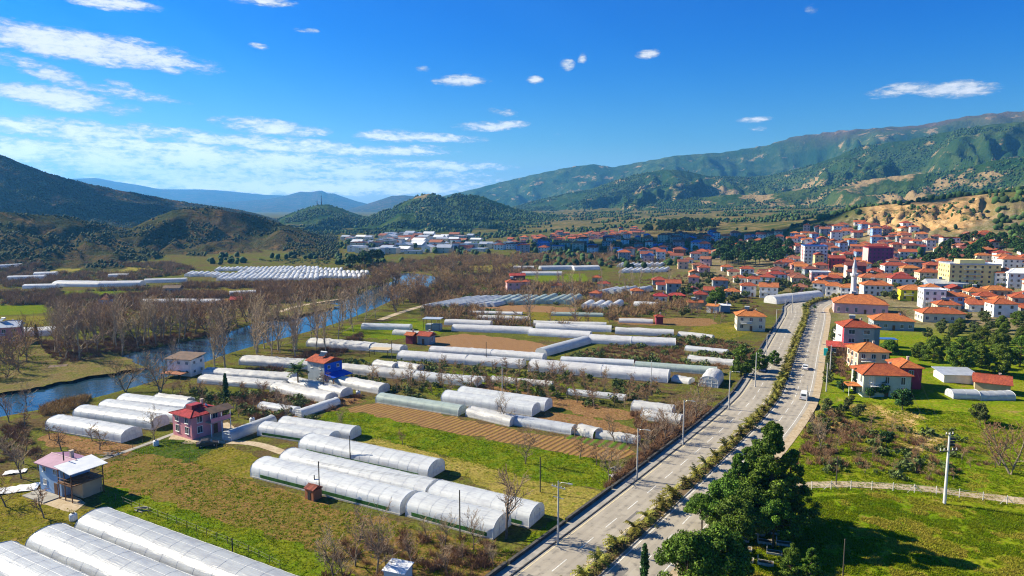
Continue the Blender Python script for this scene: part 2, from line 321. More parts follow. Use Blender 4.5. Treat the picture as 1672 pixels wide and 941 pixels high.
def ground_mat():
    m = bpy.data.materials.new('terrain'); m.use_nodes = True
    t = m.node_tree; b = t.nodes['Principled BSDF']; b.inputs['Roughness'].default_value = .95; b.inputs['Specular IOR Level'].default_value = .0
    pos = N(t, 'ShaderNodeNewGeometry').outputs['Position']
    def nz(s, d=6.0, r=.65):
        n = N(t, 'ShaderNodeTexNoise', i_Scale=s, i_Detail=d, i_Roughness=r); t.links.new(pos, n.inputs['Vector']); return n.outputs[0]
    at = N(t, 'ShaderNodeAttribute', attribute_name='zone'); sp = N(t, 'ShaderNodeSeparateColor'); t.links.new(at.outputs['Color'], sp.inputs[0])
    hillL, hillR, bad = sp.outputs            # left scrub hills, right forested range, eroded bluff
    at2 = N(t, 'ShaderNodeAttribute', attribute_name='zone2'); sp2 = N(t, 'ShaderNodeSeparateColor'); t.links.new(at2.outputs['Color'], sp2.inputs[0])
    past, plain, town = sp2.outputs           # green pasture, dry tilted plain, town earth
    val = mixc(t, maprange(t, nz(.035), .42, .58), (.105, .075, .038), (.085, .10, .018))
    val = mixc(t, maprange(t, nz(.22), .45, .62), val, (.12, .13, .022))
    val = mixc(t, maprange(t, nz(.9), .52, .68), val, (.075, .05, .028))
    pas = mixc(t, maprange(t, nz(.05), .4, .62), (.115, .185, .005), (.17, .205, .009))
    pas = mixc(t, maprange(t, nz(.5), .48, .66), pas, (.205, .195, .025))
    pas = mixc(t, maprange(t, nz(.12), .61, .70), pas, (.26, .19, .06))
    pas = mixc(t, maprange(t, nz(1.6), .56, .7), pas, (.08, .15, .003))
    pl = mixc(t, maprange(t, nz(.006), .4, .6), (.12, .10, .042), (.06, .08, .024))
    pl = mixc(t, maprange(t, nz(.03), .46, .6), pl, (.18, .135, .06))
    pl = mixc(t, maprange(t, nz(.09), .54, .66), pl, (.05, .075, .025))
    tw = mixc(t, maprange(t, nz(.05), .4, .6), (.24, .18, .11), (.12, .12, .045))
    tw = mixc(t, maprange(t, nz(.4), .5, .65), tw, (.30, .25, .18))
    hl = mixc(t, maprange(t, nz(.008), .42, .6), (.038, .045, .02), (.10, .06, .03))
    hl = mixc(t, maprange(t, nz(.05), .46, .6), hl, (.022, .036, .014))
    hl = mixc(t, maprange(t, nz(.025), .58, .68), hl, (.22, .14, .07))
    hl2 = mixc(t, maprange(t, nz(.012), .4, .6), (.085, .062, .03), (.045, .052, .02)); hl2 = mixc(t, maprange(t, nz(.06), .5, .62), hl2, (.045, .055, .018)); hl2 = mixc(t, maprange(t, nz(.03), .56, .66), hl2, (.16, .10, .045)); hl = mixc(t, plain, hl, hl2)
    hr = mixc(t, maprange(t, nz(.0035), .40, .60), (.016, .046, .016), (.058, .088, .028))
    hr = mixc(t, maprange(t, nz(.02), .46, .6), hr, (.025, .055, .016))
    sz = N(t, 'ShaderNodeSeparateXYZ'); t.links.new(pos, sz.inputs[0]); ft = math_(t, 'MULTIPLY', maprange(t, sz.outputs[2], 70, 210, .09, 0.0), maprange(t, sz.outputs[0], 350, 800))
    hr = mixc(t, maprange(t, math_(t, 'ADD', nz(.009, 8), ft), .575, .655), hr, (.28, .20, .10))
    hr = mixc(t, math_(t, 'MULTIPLY', maprange(t, math_(t, 'ADD', sz.outputs[2], math_(t, 'MULTIPLY', nz(.002), 300.0)), 620, 820), .8), hr, (.13, .075, .06))
    bd = mixc(t, maprange(t, nz(.02), .4, .6), (.42, .27, .12), (.30, .18, .08))
    bd = mixc(t, maprange(t, nz(.12), .5, .65), bd, (.50, .36, .19)); bd = mixc(t, maprange(t, nz(.055, 7), .54, .62), bd, (.14, .115, .045)); bd = mixc(t, maprange(t, nz(.3), .56, .66), bd, (.22, .13, .06))
    col = mixc(t, plain, val, pl); col = mixc(t, past, col, pas); col = mixc(t, town, col, tw)
    fv = maprange(t, nz(1.9, 7, .72), .36, .64, .60, 1.28); cf = N(t, 'ShaderNodeCombineXYZ'); [t.links.new(fv, cf.inputs[i_]) for i_ in range(3)]; col = mixc(t, 1.0, col, cf.outputs[0], 'MULTIPLY')
    col = mixc(t, hillL, col, hl); col = mixc(t, hillR, col, hr); col = mixc(t, bad, col, bd)
    t.links.new(col, b.inputs['Base Color'])
    bp = N(t, 'ShaderNodeBump'); bp.inputs['Distance'].default_value = .16
    t.links.new(math_(t, 'ADD', nz(.8), math_(t, 'MULTIPLY', nz(.12), 2.0)), bp.inputs['Height'])
    b2 = N(t, 'ShaderNodeBump'); b2.inputs['Distance'].default_value = 22.0
    mhill = math_(t, 'ADD', math_(t, 'ADD', hillL, hillR), math_(t, 'MULTIPLY', bad, .4)); t.links.new(math_(t, 'MULTIPLY', mhill, 0.85), b2.inputs['Strength'])
    t.links.new(math_(t, 'ADD', nz(.018, 8, .7), math_(t, 'MULTIPLY', nz(.07, 4), .35)), b2.inputs['Height']); t.links.new(bp.outputs[0], b2.inputs['Normal'])
    t.links.new(b2.outputs[0], b.inputs['Normal'])
    return m

# ------------------------------------------------------------------ mesh building
class MB:
    def __init__(s): s.v, s.f, s.mi, s.n = [], [], [], 0
    def add(s, verts, faces, mi=0):
        o = s.n; s.v.extend(tuple(p) for p in verts); s.n += len(verts)
        for f in faces: s.f.append(tuple(i + o for i in f)); s.mi.append(mi)
        return s
    def box(s, c, d, mi=0, rz=0.0, taper=1.0):
        cx, cy, cz = c; x, y, z = d[0] / 2, d[1] / 2, d[2] / 2; ca, sa = math.cos(rz), math.sin(rz); vs = []
        for k, (i, j) in [(-1, (-1, -1)), (-1, (1, -1)), (-1, (1, 1)), (-1, (-1, 1)), (1, (-1, -1)), (1, (1, -1)), (1, (1, 1)), (1, (-1, 1))]:
            q = taper if k > 0 else 1.0; a, b = i * x * q, j * y * q
            vs.append((cx + a * ca - b * sa, cy + a * sa + b * ca, cz + k * z))
        return s.add(vs, [(3, 2, 1, 0), (4, 5, 6, 7), (0, 1, 5, 4), (1, 2, 6, 5), (2, 3, 7, 6), (3, 0, 4, 7)], mi)
    def tube(s, pts, rad, n=6, mi=0, cap=True):
        pts = [Vector(p) for p in pts]; rad = [rad] * len(pts) if isinstance(rad, (int, float)) else rad
        vs, fs = [], []
        for i, p in enumerate(pts):
            d = (pts[min(i + 1, len(pts) - 1)] - pts[max(i - 1, 0)]).normalized()
            a = d.cross(Vector((0, 0, 1))) if abs(d.z) < .95 else d.cross(Vector((1, 0, 0))); a.normalize(); b = d.cross(a)
            for k in range(n):
                w = 2 * math.pi * k / n; vs.append(p + (a * math.cos(w) + b * math.sin(w)) * rad[i])
        for i in range(len(pts) - 1):
            for k in range(n):
                q = (k + 1) % n; fs.append((i * n + k, i * n + q, (i + 1) * n + q, (i + 1) * n + k))
        if cap: fs.append(tuple(range(n))[::-1]); fs.append(tuple((len(pts) - 1) * n + k for k in range(n)))
        return s.add(vs, fs, mi)
    def lathe(s, prof, n=16, mi=0, c=(0, 0)):
        vs, fs = [], []
        for r, z in prof:
            for k in range(n): w = 2 * math.pi * k / n; vs.append((c[0] + r * math.cos(w), c[1] + r * math.sin(w), z))
        for i in range(len(prof) - 1):
            for k in range(n): q = (k + 1) % n; fs.append((i * n + k, i * n + q, (i + 1) * n + q, (i + 1) * n + k))
        return s.add(vs, fs, mi)
    def mesh(s, name, mats, smooth=False):
        me = bpy.data.meshes.new(name); me.from_pydata(s.v, [], s.f)
        for m in (mats if isinstance(mats, (list, tuple)) else [mats]): me.materials.append(m)
        if any(s.mi): me.polygons.foreach_set('material_index', s.mi)
        if smooth: me.polygons.foreach_set('use_smooth', [True] * len(s.f))
        me.update(); return me
def np_mesh(name, V, F, m, smooth=False):
    """mesh from arrays: V n x 3, F m x k"""
    me = bpy.data.meshes.new(name); V = np.asarray(V, np.float32); F = np.asarray(F, np.int32); k = F.shape[1]
    me.vertices.add(len(V)); me.vertices.foreach_set('co', V.ravel()); me.loops.add(F.size); me.loops.foreach_set('vertex_index', F.ravel())
    me.polygons.add(len(F)); me.polygons.foreach_set('loop_start', np.arange(0, F.size, k, dtype=np.int32)); me.polygons.foreach_set('loop_total', np.full(len(F), k, np.int32))
    if smooth: me.polygons.foreach_set('use_smooth', np.ones(len(F), bool))
    me.materials.append(m); me.update(calc_edges=True); me.validate(); return me
def link(name, me, parent=None, loc=(0, 0, 0), rz=0.0, sc=None, rot=None):
    o = bpy.data.objects.new(name, me); COL.objects.link(o); o.location = loc
    o.rotation_euler = rot if rot else (0, 0, rz)
    if sc is not None: o.scale = (sc,) * 3 if isinstance(sc, (int, float)) else sc
    if parent: o.parent = parent
    return o
def tag(o, label=None, cat=None, group=None, kind=None):
    if label: o['label'] = label
    if cat: o['category'] = cat
    if group: o['group'] = group
    if kind: o['kind'] = kind
    return o
def thing(name, label, cat, loc, rz=0.0, group=None, sc=None):
    o = bpy.data.objects.new(name, None); COL.objects.link(o); o.location = loc; o.rotation_euler = (0, 0, rz); o.empty_display_size = .5
    if sc is not None: o.scale = (sc,) * 3 if isinstance(sc, (int, float)) else sc
    return tag(o, label, cat, group)
def merged(name, variants, xyz, rz, sc, m, jz=None):
    """one mesh out of many transformed copies of small variants (V, F)"""
    VV, FF, o = [], [], 0; pick = rng.integers(0, len(variants), len(xyz))
    for k, (V, F) in enumerate(variants):
        w = np.nonzero(pick == k)[0]
        if len(w) == 0: continue
        c, s_ = np.cos(rz[w])[:, None], np.sin(rz[w])[:, None]; S = np.asarray(sc)[w]
        S = S[:, None] if S.ndim == 1 else S
        if S.shape[1] == 1: S = np.repeat(S, 3, 1)
        x = V[None, :, 0] * S[:, 0:1]; y = V[None, :, 1] * S[:, 1:2]; z = V[None, :, 2] * S[:, 2:3]
        Q = np.stack([x * c - y * s_ + xyz[w, 0:1], x * s_ + y * c + xyz[w, 1:2], z + xyz[w, 2:3]], -1).reshape(-1, 3)
        FF.append((F[None] + (np.arange(len(w)) * len(V))[:, None, None] + o).reshape(-1, F.shape[1])); VV.append(Q); o += len(Q)
    return np_mesh(name, np.vstack(VV), np.vstack(FF), m)
def in_poly(x, y, poly):
    c = np.zeros(np.shape(x), bool); n = len(poly)
    for i in range(n):
        (x1, y1), (x2, y2) = poly[i], poly[(i + 1) % n]
        k = ((y1 > y) != (y2 > y)) & (x < (x2 - x1) * (y - y1) / (y2 - y1 + 1e-12) + x1); c ^= k
    return c
def poly_px(pts): return np.array([P(u, v)[:2] for u, v in pts])
def sample_poly(pts, n, min_d=0.0, avoid=None, world=False):
    """n random ground points inside a polygon given in photo pixels"""
    W_ = np.array(pts) if world else poly_px(pts); lo, hi = W_.min(0), W_.max(0); out = np.zeros((0, 2)); tries = 0
    while len(out) < n and tries < 60:
        q = lo + rng.random((max(n * 3, 50), 2)) * (hi - lo); q = q[in_poly(q[:, 0], q[:, 1], W_)]
        if avoid is not None: q = q[~avoid(q[:, 0], q[:, 1])]
        if min_d:
            for p in q:
                if len(out) >= n: break
                if len(out) == 0 or np.min(np.hypot(*(out - p).T)) > min_d: out = np.vstack([out, p])
        else: out = np.vstack([out, q])[:n]
        tries += 1
    return out[:n]
def on_ground(xy): return np.column_stack([xy, terrain(xy[:, 0], xy[:, 1])])
# ------------------------------------------------------------------ terrain sheet
na, nd = AA.shape
idx = np.arange(na * nd).reshape(na, nd); i2 = np.vstack([idx[1:], idx[:1]])
quads = np.stack([idx[:, :-1], idx[:, 1:], i2[:, 1:], i2[:, :-1]], -1).reshape(-1, 4)
V = np.stack([XX, YY, HH], -1).reshape(-1, 3); V = np.vstack([V, [[0, 0, 0]]])
me = np_mesh('terrain', V, quads, ground_mat(), True)
# middle disc under the camera
d_ = np.hypot(XX, YY)
hillL = ((ZN == 1) | (ZN == 2) | (ZN == 4)).astype(float); hillR = (ZN == 3).astype(float)
rightroad = sstep(-2, 6, XX - (0.42 * YY + 42)) ; 
past = sstep(0, 10, XX - np.interp(YY, [60, 93, 186, 318, 420], [5, 22, 82, 148, 190])) * (1 - sstep(300, 380, d_))
plain = sstep(.10, .30, np.interp(AA, _sa, np.arange(len(_sa))) / len(_sa) * sstep(650, 1000, d_) ) * sstep(600, 1000, d_); plain = np.where(ZN == 4, 1.0, plain)
townz = sstep(0.42, .46, AA) * sstep(300, 360, d_) * (1 - sstep(820, 900, d_)) + sstep(.2, .3, AA) * sstep(420, 480, d_) * (1 - sstep(800, 900, d_)); townz = np.clip(townz, 0, 1) * .8
for nm, (a, b, c) in (('zone', (hillL, hillR, BD)), ('zone2', (past, plain, townz))):
    ca = me.color_attributes.new(nm, 'FLOAT_COLOR', 'POINT'); q = np.zeros((len(V), 4), np.float32); q[:, 3] = 1
    q[:-1, 0], q[:-1, 1], q[:-1, 2] = a.ravel(), b.ravel(), c.ravel(); ca.data.foreach_set('color', q.ravel())
tag(link('terrain', me), kind='structure')

def flat_poly(name, W_, z, m, kind='structure', jitter=0.0, step=2.0):
    """a sheet over the level valley floor, its outline a little uneven"""
    pts = []
    for i in range(len(W_)):
        a, b = np.array(W_[i]), np.array(W_[(i + 1) % len(W_)]); L = np.hypot(*(b - a)); n = max(1, int(L / step)); nrm = np.array([-(b - a)[1], (b - a)[0]]) / max(L, 1e-6)
        for k in range(n):
            p = a + (b - a) * k / n
            if k: p = p + nrm * jitter * (2 * vnoise(p[0] / 2.3, p[1] / 2.3, 5) - 1)
            pts.append((p[0], p[1], z))
    me = bpy.data.meshes.new(name); me.from_pydata(pts, [], [tuple(range(len(pts)))])
    if me.polygons[0].normal.z < 0: me.flip_normals()
    me.materials.append(m); o = link(name, me)
    if kind: o['kind'] = kind
    return o
def ribbon(path, offs, z, closed=False):
    """strip along a path between two sideways offsets; z a height or function"""
    path = np.asarray(path); d = np.gradient(path, axis=0); d /= np.hypot(d[:, 0], d[:, 1])[:, None]; nr = np.column_stack([d[:, 1], -d[:, 0]])
    return [path + nr * o for o in offs]
def strip_mesh(name, A, B, z, m, kind='structure'):
    n = len(A); V = np.vstack([np.column_stack([A, np.full(n, z)]), np.column_stack([B, np.full(n, z)])])
    F = np.array([(i, n + i, n + i + 1, i + 1) for i in range(n - 1)]); me = np_mesh(name, V, F, m)
    o = link(name, me)
    if me.polygons[0].normal.z < 0: me.flip_normals()
    if kind: o['kind'] = kind
    return o
def wall_strip(mb, A, B, z0, z1, mi=0):
    """solid bar between two side lines"""
    n = len(A); vs = [(*A[i], z0) for i in range(n)] + [(*B[i], z0) for i in range(n)] + [(*A[i], z1) for i in range(n)] + [(*B[i], z1) for i in range(n)]; fs = []
    for i in range(n - 1):
        fs += [(2 * n + i, 2 * n + i + 1, 3 * n + i + 1, 3 * n + i), (i, i + 1, 2 * n + i + 1, 2 * n + i), (n + i + 1, n + i, 3 * n + i, 3 * n + i + 1)]
    fs += [(0, 2 * n, 3 * n, n), (n - 1, 2 * n - 1, 4 * n - 1, 3 * n - 1)]
    mb.add(vs, fs, mi)

# ------------------------------------------------------------------ river
wm = bpy.data.materials.new('river_water'); wm.use_nodes = True; t = wm.node_tree; b = t.nodes['Principled BSDF']
b.inputs['Base Color'].default_value = (.016, .042, .062, 1); b.inputs['Roughness'].default_value = .10; b.inputs['Specular IOR Level'].default_value = .45
pos = N(t, 'ShaderNodeNewGeometry').outputs['Position']; n = N(t, 'ShaderNodeTexNoise', i_Scale=.55, i_Detail=3.0); t.links.new(pos, n.inputs['Vector'])
bp = N(t, 'ShaderNodeBump'); bp.inputs['Distance'].default_value = .06; t.links.new(n.outputs[0], bp.inputs['Height']); t.links.new(bp.outputs[0], b.inputs['Normal'])
Ra, Rb = ribbon(RIVER, (-25, 25), 0); strip_mesh('river', Ra, Rb, -.75, wm)

# ------------------------------------------------------------------ road
asph = mat('asphalt', (.30, .27, .225), (.36, .325, .27), .16, .9, .015, 3.0, c3=(.265, .24, .20), coords='World')
conc = mat('concrete', (.34, .32, .29), (.25, .24, .22), .7, .9, .02, coords='World')
paint = mat('road_paint', (.72, .72, .70), (.5, .5, .48), 2.0, .8, coords='World'); paint_y = mat('edge_paint', (.70, .60, .34), (.52, .45, .30), 1.2, .8, coords='World')
stone = mat('wall_stone', (.05, .048, .045), (.09, .085, .08), 1.2, .9, .04, coords='World')
earth = mat('earth', (.13, .085, .045), (.20, .14, .075), .5, .95, .06, c3=(.09, .10, .03), coords='World')
dirt = mat('dirt_track', (.36, .28, .18), (.45, .37, .26), .5, .95, .03, c3=(.28, .21, .12), coords='World')
ROAD = smoothpath([(-29, 33), (10.2, 87.8), (42.3, 134), (63, 165.5), (76, 189), (105, 249), (136.8, 314.3), (150, 344), (172, 372), (215, 398)], 10)
def off(o): return ribbon(ROAD, (o,), 0)[0]
strip_mesh('road', off(-8.6), off(8.7), .060, asph)
for a, b_ in ((-8.15, -8.0), (-1.75, -1.6), (1.6, 1.75), (7.9, 8.05)): strip_mesh('edge_line', off(a), off(b_), .068, paint_y if a < 0 else paint)
# dashed lane lines of both carriageways
seg = np.hypot(*np.diff(ROAD, axis=0).T); cum = np.concatenate([[0], np.cumsum(seg)]); TOT = cum[-1]
def road_at(s, o=0.0):
    x = np.interp(s, cum, ROAD[:, 0]); y = np.interp(s, cum, ROAD[:, 1]); x2 = np.interp(s + 1, cum, ROAD[:, 0]); y2 = np.interp(s + 1, cum, ROAD[:, 1])
    dx, dy = x2 - x, y2 - y; L = math.hypot(dx, dy) or 1; return np.array([x + dy / L * o, y - dx / L * o]), math.atan2(dy, dx)
worn = mat('worn_asphalt', (.28, .252, .21), (.33, .297, .248), .16, .85, .01, 3.0, c3=(.195, .178, .155), coords='World')
for a, b_ in ((-7.4, -6.7), (-5.9, -5.3), (-4.1, -3.5), (-2.8, -2.2), (2.3, 2.9), (3.6, 4.2), (5.4, 6.0), (6.7, 7.4)): strip_mesh('wheel_track', off(a), off(b_), .0625, worn)
mb = MB()
for o in (-4.75, 4.75):
    s = 2.0
    while s < TOT - 8:
        (x, y), a = road_at(s + 2, o); ca, sa = math.cos(a), math.sin(a)
        mb.add([(x + i * ca - j * sa, y + i * sa + j * ca, .068) for i, j in ((-2, -.075), (2, -.075), (2, .075), (-2, .075))], [(0, 1, 2, 3)]); s += 8.0
tag(link('road_markings', mb.mesh('road_markings', paint)), kind='structure')
pm = mat('asphalt_patch', (.13, .125, .12), (.18, .17, .16), .6, .9, coords='World'); mb = MB()
for s, o, L, w in ((62, -6.2, 3.2, 1.6), (88, -3.0, 5, .5), (150, -5.5, 2.5, 1.8), (118, 4.0, 7, .4), (70, 3.2, 5, 1.2)):
    (x, y), a = road_at(s, o); ca, sa = math.cos(a), math.sin(a)
    mb.add([(x + i * ca - j * sa, y + i * sa + j * ca, .064) for i, j in ((-L / 2, -w / 2), (L / 2, -w / 2), (L / 2, w / 2), (-L / 2, w / 2))], [(0, 1, 2, 3)])
tag(link('road_patches', mb.mesh('road_patches', pm)), kind='structure')
# median: two kerbs and a planted strip
mb = MB(); cut = int(len(ROAD) * .93)
for a, b_ in ((-1.25, -1.05), (1.05, 1.25)): wall_strip(mb, off(a)[:cut], off(b_)[:cut], -.05, .16)
tag(link('median_kerb', mb.mesh('median_kerb', conc)), kind='structure')
mb = MB(); wall_strip(mb, off(-1.05)[:cut], off(1.05)[:cut], -.05, .12); tag(link('median_soil', mb.mesh('median_soil', earth)), kind='structure')
# left verge: kerb, pavement, low stone wall; right verge: earth shoulder
mb = MB(); wall_strip(mb, off(-8.8), off(-8.6), -.05, .17); tag(link('kerb', mb.mesh('kerb', stone)), kind='structure')
mb = MB(); wall_strip(mb, off(-10.5), off(-8.8), -.05, .14); tag(link('pavement', mb.mesh('pavement', conc)), kind='structure')
mb = MB(); s = 0.0; k = 0
while s < TOT - 75:
    e = min(s + 15.5, TOT - 75); q = [road_at(t_, -10.5)[0] for t_ in np.linspace(s, e, 5)]; r_ = [road_at(t_, -10.95)[0] for t_ in np.linspace(s, e, 5)]
    wall_strip(mb, r_, q, -.2, .62 + .12 * (k % 2)); s += 16.0; k += 1
tag(link('stone_wall', mb.mesh('stone_wall', stone)), 'low grey stone wall edging the pavement along the road', 'wall')
strip_mesh('road_shoulder', off(8.7), off(10.6), .054, dirt)

# ------------------------------------------------------------------ fields of the valley floor
FIELDS = []
def gm(name, a, b_, c, s=.3, **k): return mat(name, a, b_, s, .95, k.pop('bump', .16), k.pop('bs', 1.3), c3=c, coords='World', spec=.0, detail=8.0, fine=1.9, **k)
M_weed = gm('weedy_soil', (.20, .12, .045), (.15, .12, .028), (.10, .125, .012), .22)
M_green = gm('bright_grass', (.095, .155, .008), (.15, .17, .012), (.07, .11, .006), .25)
M_olive = gm('olive_grass', (.17, .145, .022), (.12, .125, .014), (.21, .15, .05), .16)
M_dry = gm('dry_grass', (.27, .215, .06), (.20, .18, .03), (.15, .17, .018), .2)
M_dark = gm('garden_green', (.035, .075, .01), (.075, .11, .015), (.10, .08, .04), .5)
M_brown = gm('turned_soil', (.20, .11, .05), (.25, .15, .07), (.14, .085, .04), .4)
M_scrub = gm('scrub_soil', (.16, .12, .06), (.12, .125, .03), (.20, .155, .07), .18)
rowang = math.radians(28)
M_rows = rows_mat('crop_rows', (.19, .105, .045), (.26, .17, .04), rowang + math.pi / 2 + .12, 1.35, (.12, .075, .035), mixw=.6)
M_plough = rows_mat('ploughed_soil', (.20, .105, .045), (.27, .155, .07), rowang, 1.5, (.12, .07, .036))
M_crop = rows_mat('green_rows', (.12, .075, .04), (.075, .14, .012), rowang + math.pi / 2, 2.0, (.06, .10, .01))
def field(name, pts, m, z, dens=0, px=True):
    Wp = np.array([G(u, v) for u, v in pts]); flat_poly(name, Wp, z, m, jitter=1.3, step=1.2); FIELDS.append((name, Wp, dens))
field('weedy_field', [(160,757),(245,738),(330,757),(405,785),(520,822),(650,853),(800,893),(860,905),(800,945),(640,950),(520,905),(380,862),(250,822),(170,800)], M_weed, .02, 1.0)
field('grass_verge', [(165,788),(250,818),(380,858),(520,902),(600,960),(430,960),(330,905),(230,862),(160,830)], M_green, .03, 1.2)
field('olive_field', [(-30,770),(60,800),(160,842),(260,870),(330,905),(440,975),(-40,975),(-60,860)], M_olive, .026, .8)
field('yellow_field', [(314,757),(370,726),(425,748),(415,786)], M_olive, .034, .15)
field('kitchen_garden', [(212,737),(285,714),(345,732),(308,756)], M_dark, .036, 1.5)
field('green_field', [(535,672),(625,676),(700,700),(840,728),(990,752),(1010,800),(870,786),(700,738),(600,716),(520,690)], M_green, .022, 1.4)
field('ploughed_rows', [(560,668),(622,658),(700,672),(845,704),(1010,725),(1040,742),(985,752),(835,724),(690,698)], M_rows, .040, .05)
field('dry_meadow', [(565,712),(620,716),(700,738),(860,782),(990,806),(950,860),(885,845),(735,770)], M_dry, .030, .4)
field('green_corner', [(810,945),(870,868),(960,838),(930,900),(880,950)], M_green, .034, 1.4)
field('bare_plot', [(890,668),(1010,690),(1065,708),(1035,722),(935,705),(880,690)], M_brown, .024, .1)
field('brown_field', [(700,566),(706,553),(760,545),(830,552),(898,564),(884,577),(800,574)], M_plough, .022)
field('grass_plot', [(700,608),(790,606),(910,622),(960,640),(900,650),(760,622)], M_green, .024, .8)
field('brown_strip', [(770,625),(950,655),(1050,678),(1000,690),(880,660),(760,637)], M_brown, .026, .1)
field('green_strip', [(690,630),(770,640),(760,652),(700,645)], M_green, .026, .6)
field('soil_strip', [(62,720),(80,708),(230,728),(205,745),(120,740)], M_brown, .028, .2)
field('scrub_field', [(900,590),(1020,560),(1110,545),(1225,565),(1235,590),(1180,612),(1050,592)], M_scrub, .02, .3)
field('orchard_ground', [(380,660),(480,640),(560,640),(600,655),(540,672),(420,690)], M_brown, .022, .4)
field('river_meadow', [(-60,548),(60,548),(190,575),(240,600),(130,618),(60,632),(-40,650)], M_scrub, .02, .5)
field('far_meadow', [(-60,500),(74,498),(72,512),(-60,518)], M_green, .02)
field('far_yellow_meadow', [(-60,518),(80,516),(76,533),(-60,534)], M_olive, .02)
field('far_green_plot', [(850,450),(955,447),(962,462),(850,466)], M_green, .02)
field('far_olive_plot', [(815,505),(900,500),(1000,520),(990,530),(880,526),(800,516)], M_olive, .02)
field('far_olive_strip', [(1060,436),(1190,440),(1180,450),(1050,447)], M_olive, .02)
field('green_bank', [(700,466),(760,452),(830,462),(800,476),(700,480)], M_green, .02)
field('poplar_meadow', [(560,533),(680,520),(720,545),(640,556),(560,548)], M_green, .022)
field('far_brown_plot', [(1000,518),(1160,520),(1180,534),(1010,530)], M_brown, .02)
field('roadside_plot', [(1130,535),(1225,522),(1250,534),(1190,556),(1120,552)], M_olive, .026, .3)
field('far_plough', [(780,500),(860,498),(980,506),(900,511),(780,508)], M_plough, .026)
field('left_brown_field', [(330,498),(470,494),(560,498),(470,520),(300,520)], M_scrub, .02)
field('red_soil_plot', [(930,700),(1035,722),(1020,740),(920,715)], M_crop, .044, .3)
field('far_olive_plot', [(290,479),(300,471),(430,472),(410,480)], M_olive, .02)
field('far_green_plot', [(95,484),(110,476),(235,475),(235,483)], M_green, .02)
field('far_brown_plot', [(250,487),(420,488),(400,496),(360,497),(240,493)], M_brown, .02)
field('far_dry_plot', [(60,440),(170,434),(260,440),(200,447),(90,447)], M_dry, .02)
field('far_dry_plot', [(750,436),(840,430),(850,437),(770,442)], M_dry, .02)
# tracks
def track(name, pts, w, m, z=.05, px=True):
    c = smoothpath([tuple(G(u, v)) for u, v in pts], 5); a, b_ = ribbon(c, (-w / 2, w / 2), 0); return strip_mesh(name, a, b_, z, m)
track('concrete_path', [(150,756),(180,746),(235,727),(285,708),(340,690),(372,682)], 1.3, conc)
track('yard_path', [(300,722),(365,722),(420,726),(470,742)], 2.2, dirt, .054)
track('river_track', [(455,510),(480,502),(520,494),(560,488)], 3.0, dirt)
track('dirt_road', [(620,523),(650,512),(690,500),(720,496)], 3.5, dirt)
yard = flat_poly('yard', [G(u, v) for u, v in [(275,718),(372,724),(400,712),(372,690),(290,700)]], .046, dirt, jitter=.4)
flat_poly('yard', [G(u, v) for u, v in [(50,800),(100,800),(140,822),(120,838),(60,822)]], .046, dirt, jitter=.4)
# ------------------------------------------------------------------ plastic greenhouses
def film(name, c, tr=.3, alpha=0.0, rough=.38):
    m = bpy.data.materials.new(name); m.use_nodes = True; t = m.node_tree; b = t.nodes['Principled BSDF']
    tc_ = N(t, 'ShaderNodeTexCoord').outputs['Object']
    n = N(t, 'ShaderNodeTexNoise', i_Scale=.5, i_Detail=6.0, i_Roughness=.65); t.links.new(tc_, n.inputs['Vector'])
    mp = N(t, 'ShaderNodeMapping'); mp.inputs['Scale'].default_value = (3.0, .25, .6); t.links.new(tc_, mp.inputs[0])
    n2 = N(t, 'ShaderNodeTexNoise', i_Scale=1.3, i_Detail=4.0); t.links.new(mp.outputs[0], n2.inputs['Vector'])
    oi = N(t, 'ShaderNodeObjectInfo')
    d = tuple(x * .78 for x in c[:2]) + (c[2] * .82,)
    f = math_(t, 'ADD', math_(t, 'MULTIPLY', n.outputs[0], .6), math_(t, 'MULTIPLY', n2.outputs[0], .5))
    col = mixc(t, maprange(t, f, .45, .70), c, d); h = N(t, 'ShaderNodeHueSaturation'); t.links.new(col, h.inputs['Color']); t.links.new(math_(t, 'ADD', math_(t, 'MULTIPLY', oi.outputs['Random'], .14), .88), h.inputs['Value'])
    col = h.outputs[0]; t.links.new(col, b.inputs['Base Color'])
    b.inputs['Roughness'].default_value = rough; b.inputs['Specular IOR Level'].default_value = .5
    bp = N(t, 'ShaderNodeBump'); bp.inputs['Distance'].default_value = .06; t.links.new(n2.outputs[0], bp.inputs['Height']); t.links.new(bp.outputs[0], b.inputs['Normal'])
    tl = N(t, 'ShaderNodeBsdfTranslucent'); t.links.new(col, tl.inputs[0])
    mx = N(t, 'ShaderNodeMixShader'); mx.inputs[0].default_value = tr; t.links.new(b.outputs[0], mx.inputs[1]); t.links.new(tl.outputs[0], mx.inputs[2]); out = mx.outputs[0]
    if alpha:
        ts = N(t, 'ShaderNodeBsdfTransparent'); m2 = N(t, 'ShaderNodeMixShader'); m2.inputs[0].default_value = alpha; t.links.new(out, m2.inputs[1]); t.links.new(ts.outputs[0], m2.inputs[2]); out = m2.outputs[0]
    t.links.new(out, t.nodes['Material Output'].inputs[0]); return m
FILM = {'new': film('clear_film', (.80, .84, .87), .34, .05), 'white': film('white_film', (.87, .875, .87), .34), 'old': film('worn_film', (.76, .765, .75), .32, .0, .5), 'grey': film('grey_film', (.62, .66, .70), .3, .05), 'green': film('green_tinted_film', (.50, .60, .55), .3, .1)}
steel = mat('galvanised_steel', (.70, .71, .72), rough=.5); ventm = mat('vent_green', (.015, .075, .012), (.04, .15, .02), 1.2, .8)
base_m = mat('greenhouse_kerb', (.50, .48, .44), (.36, .34, .30), .8, .9)
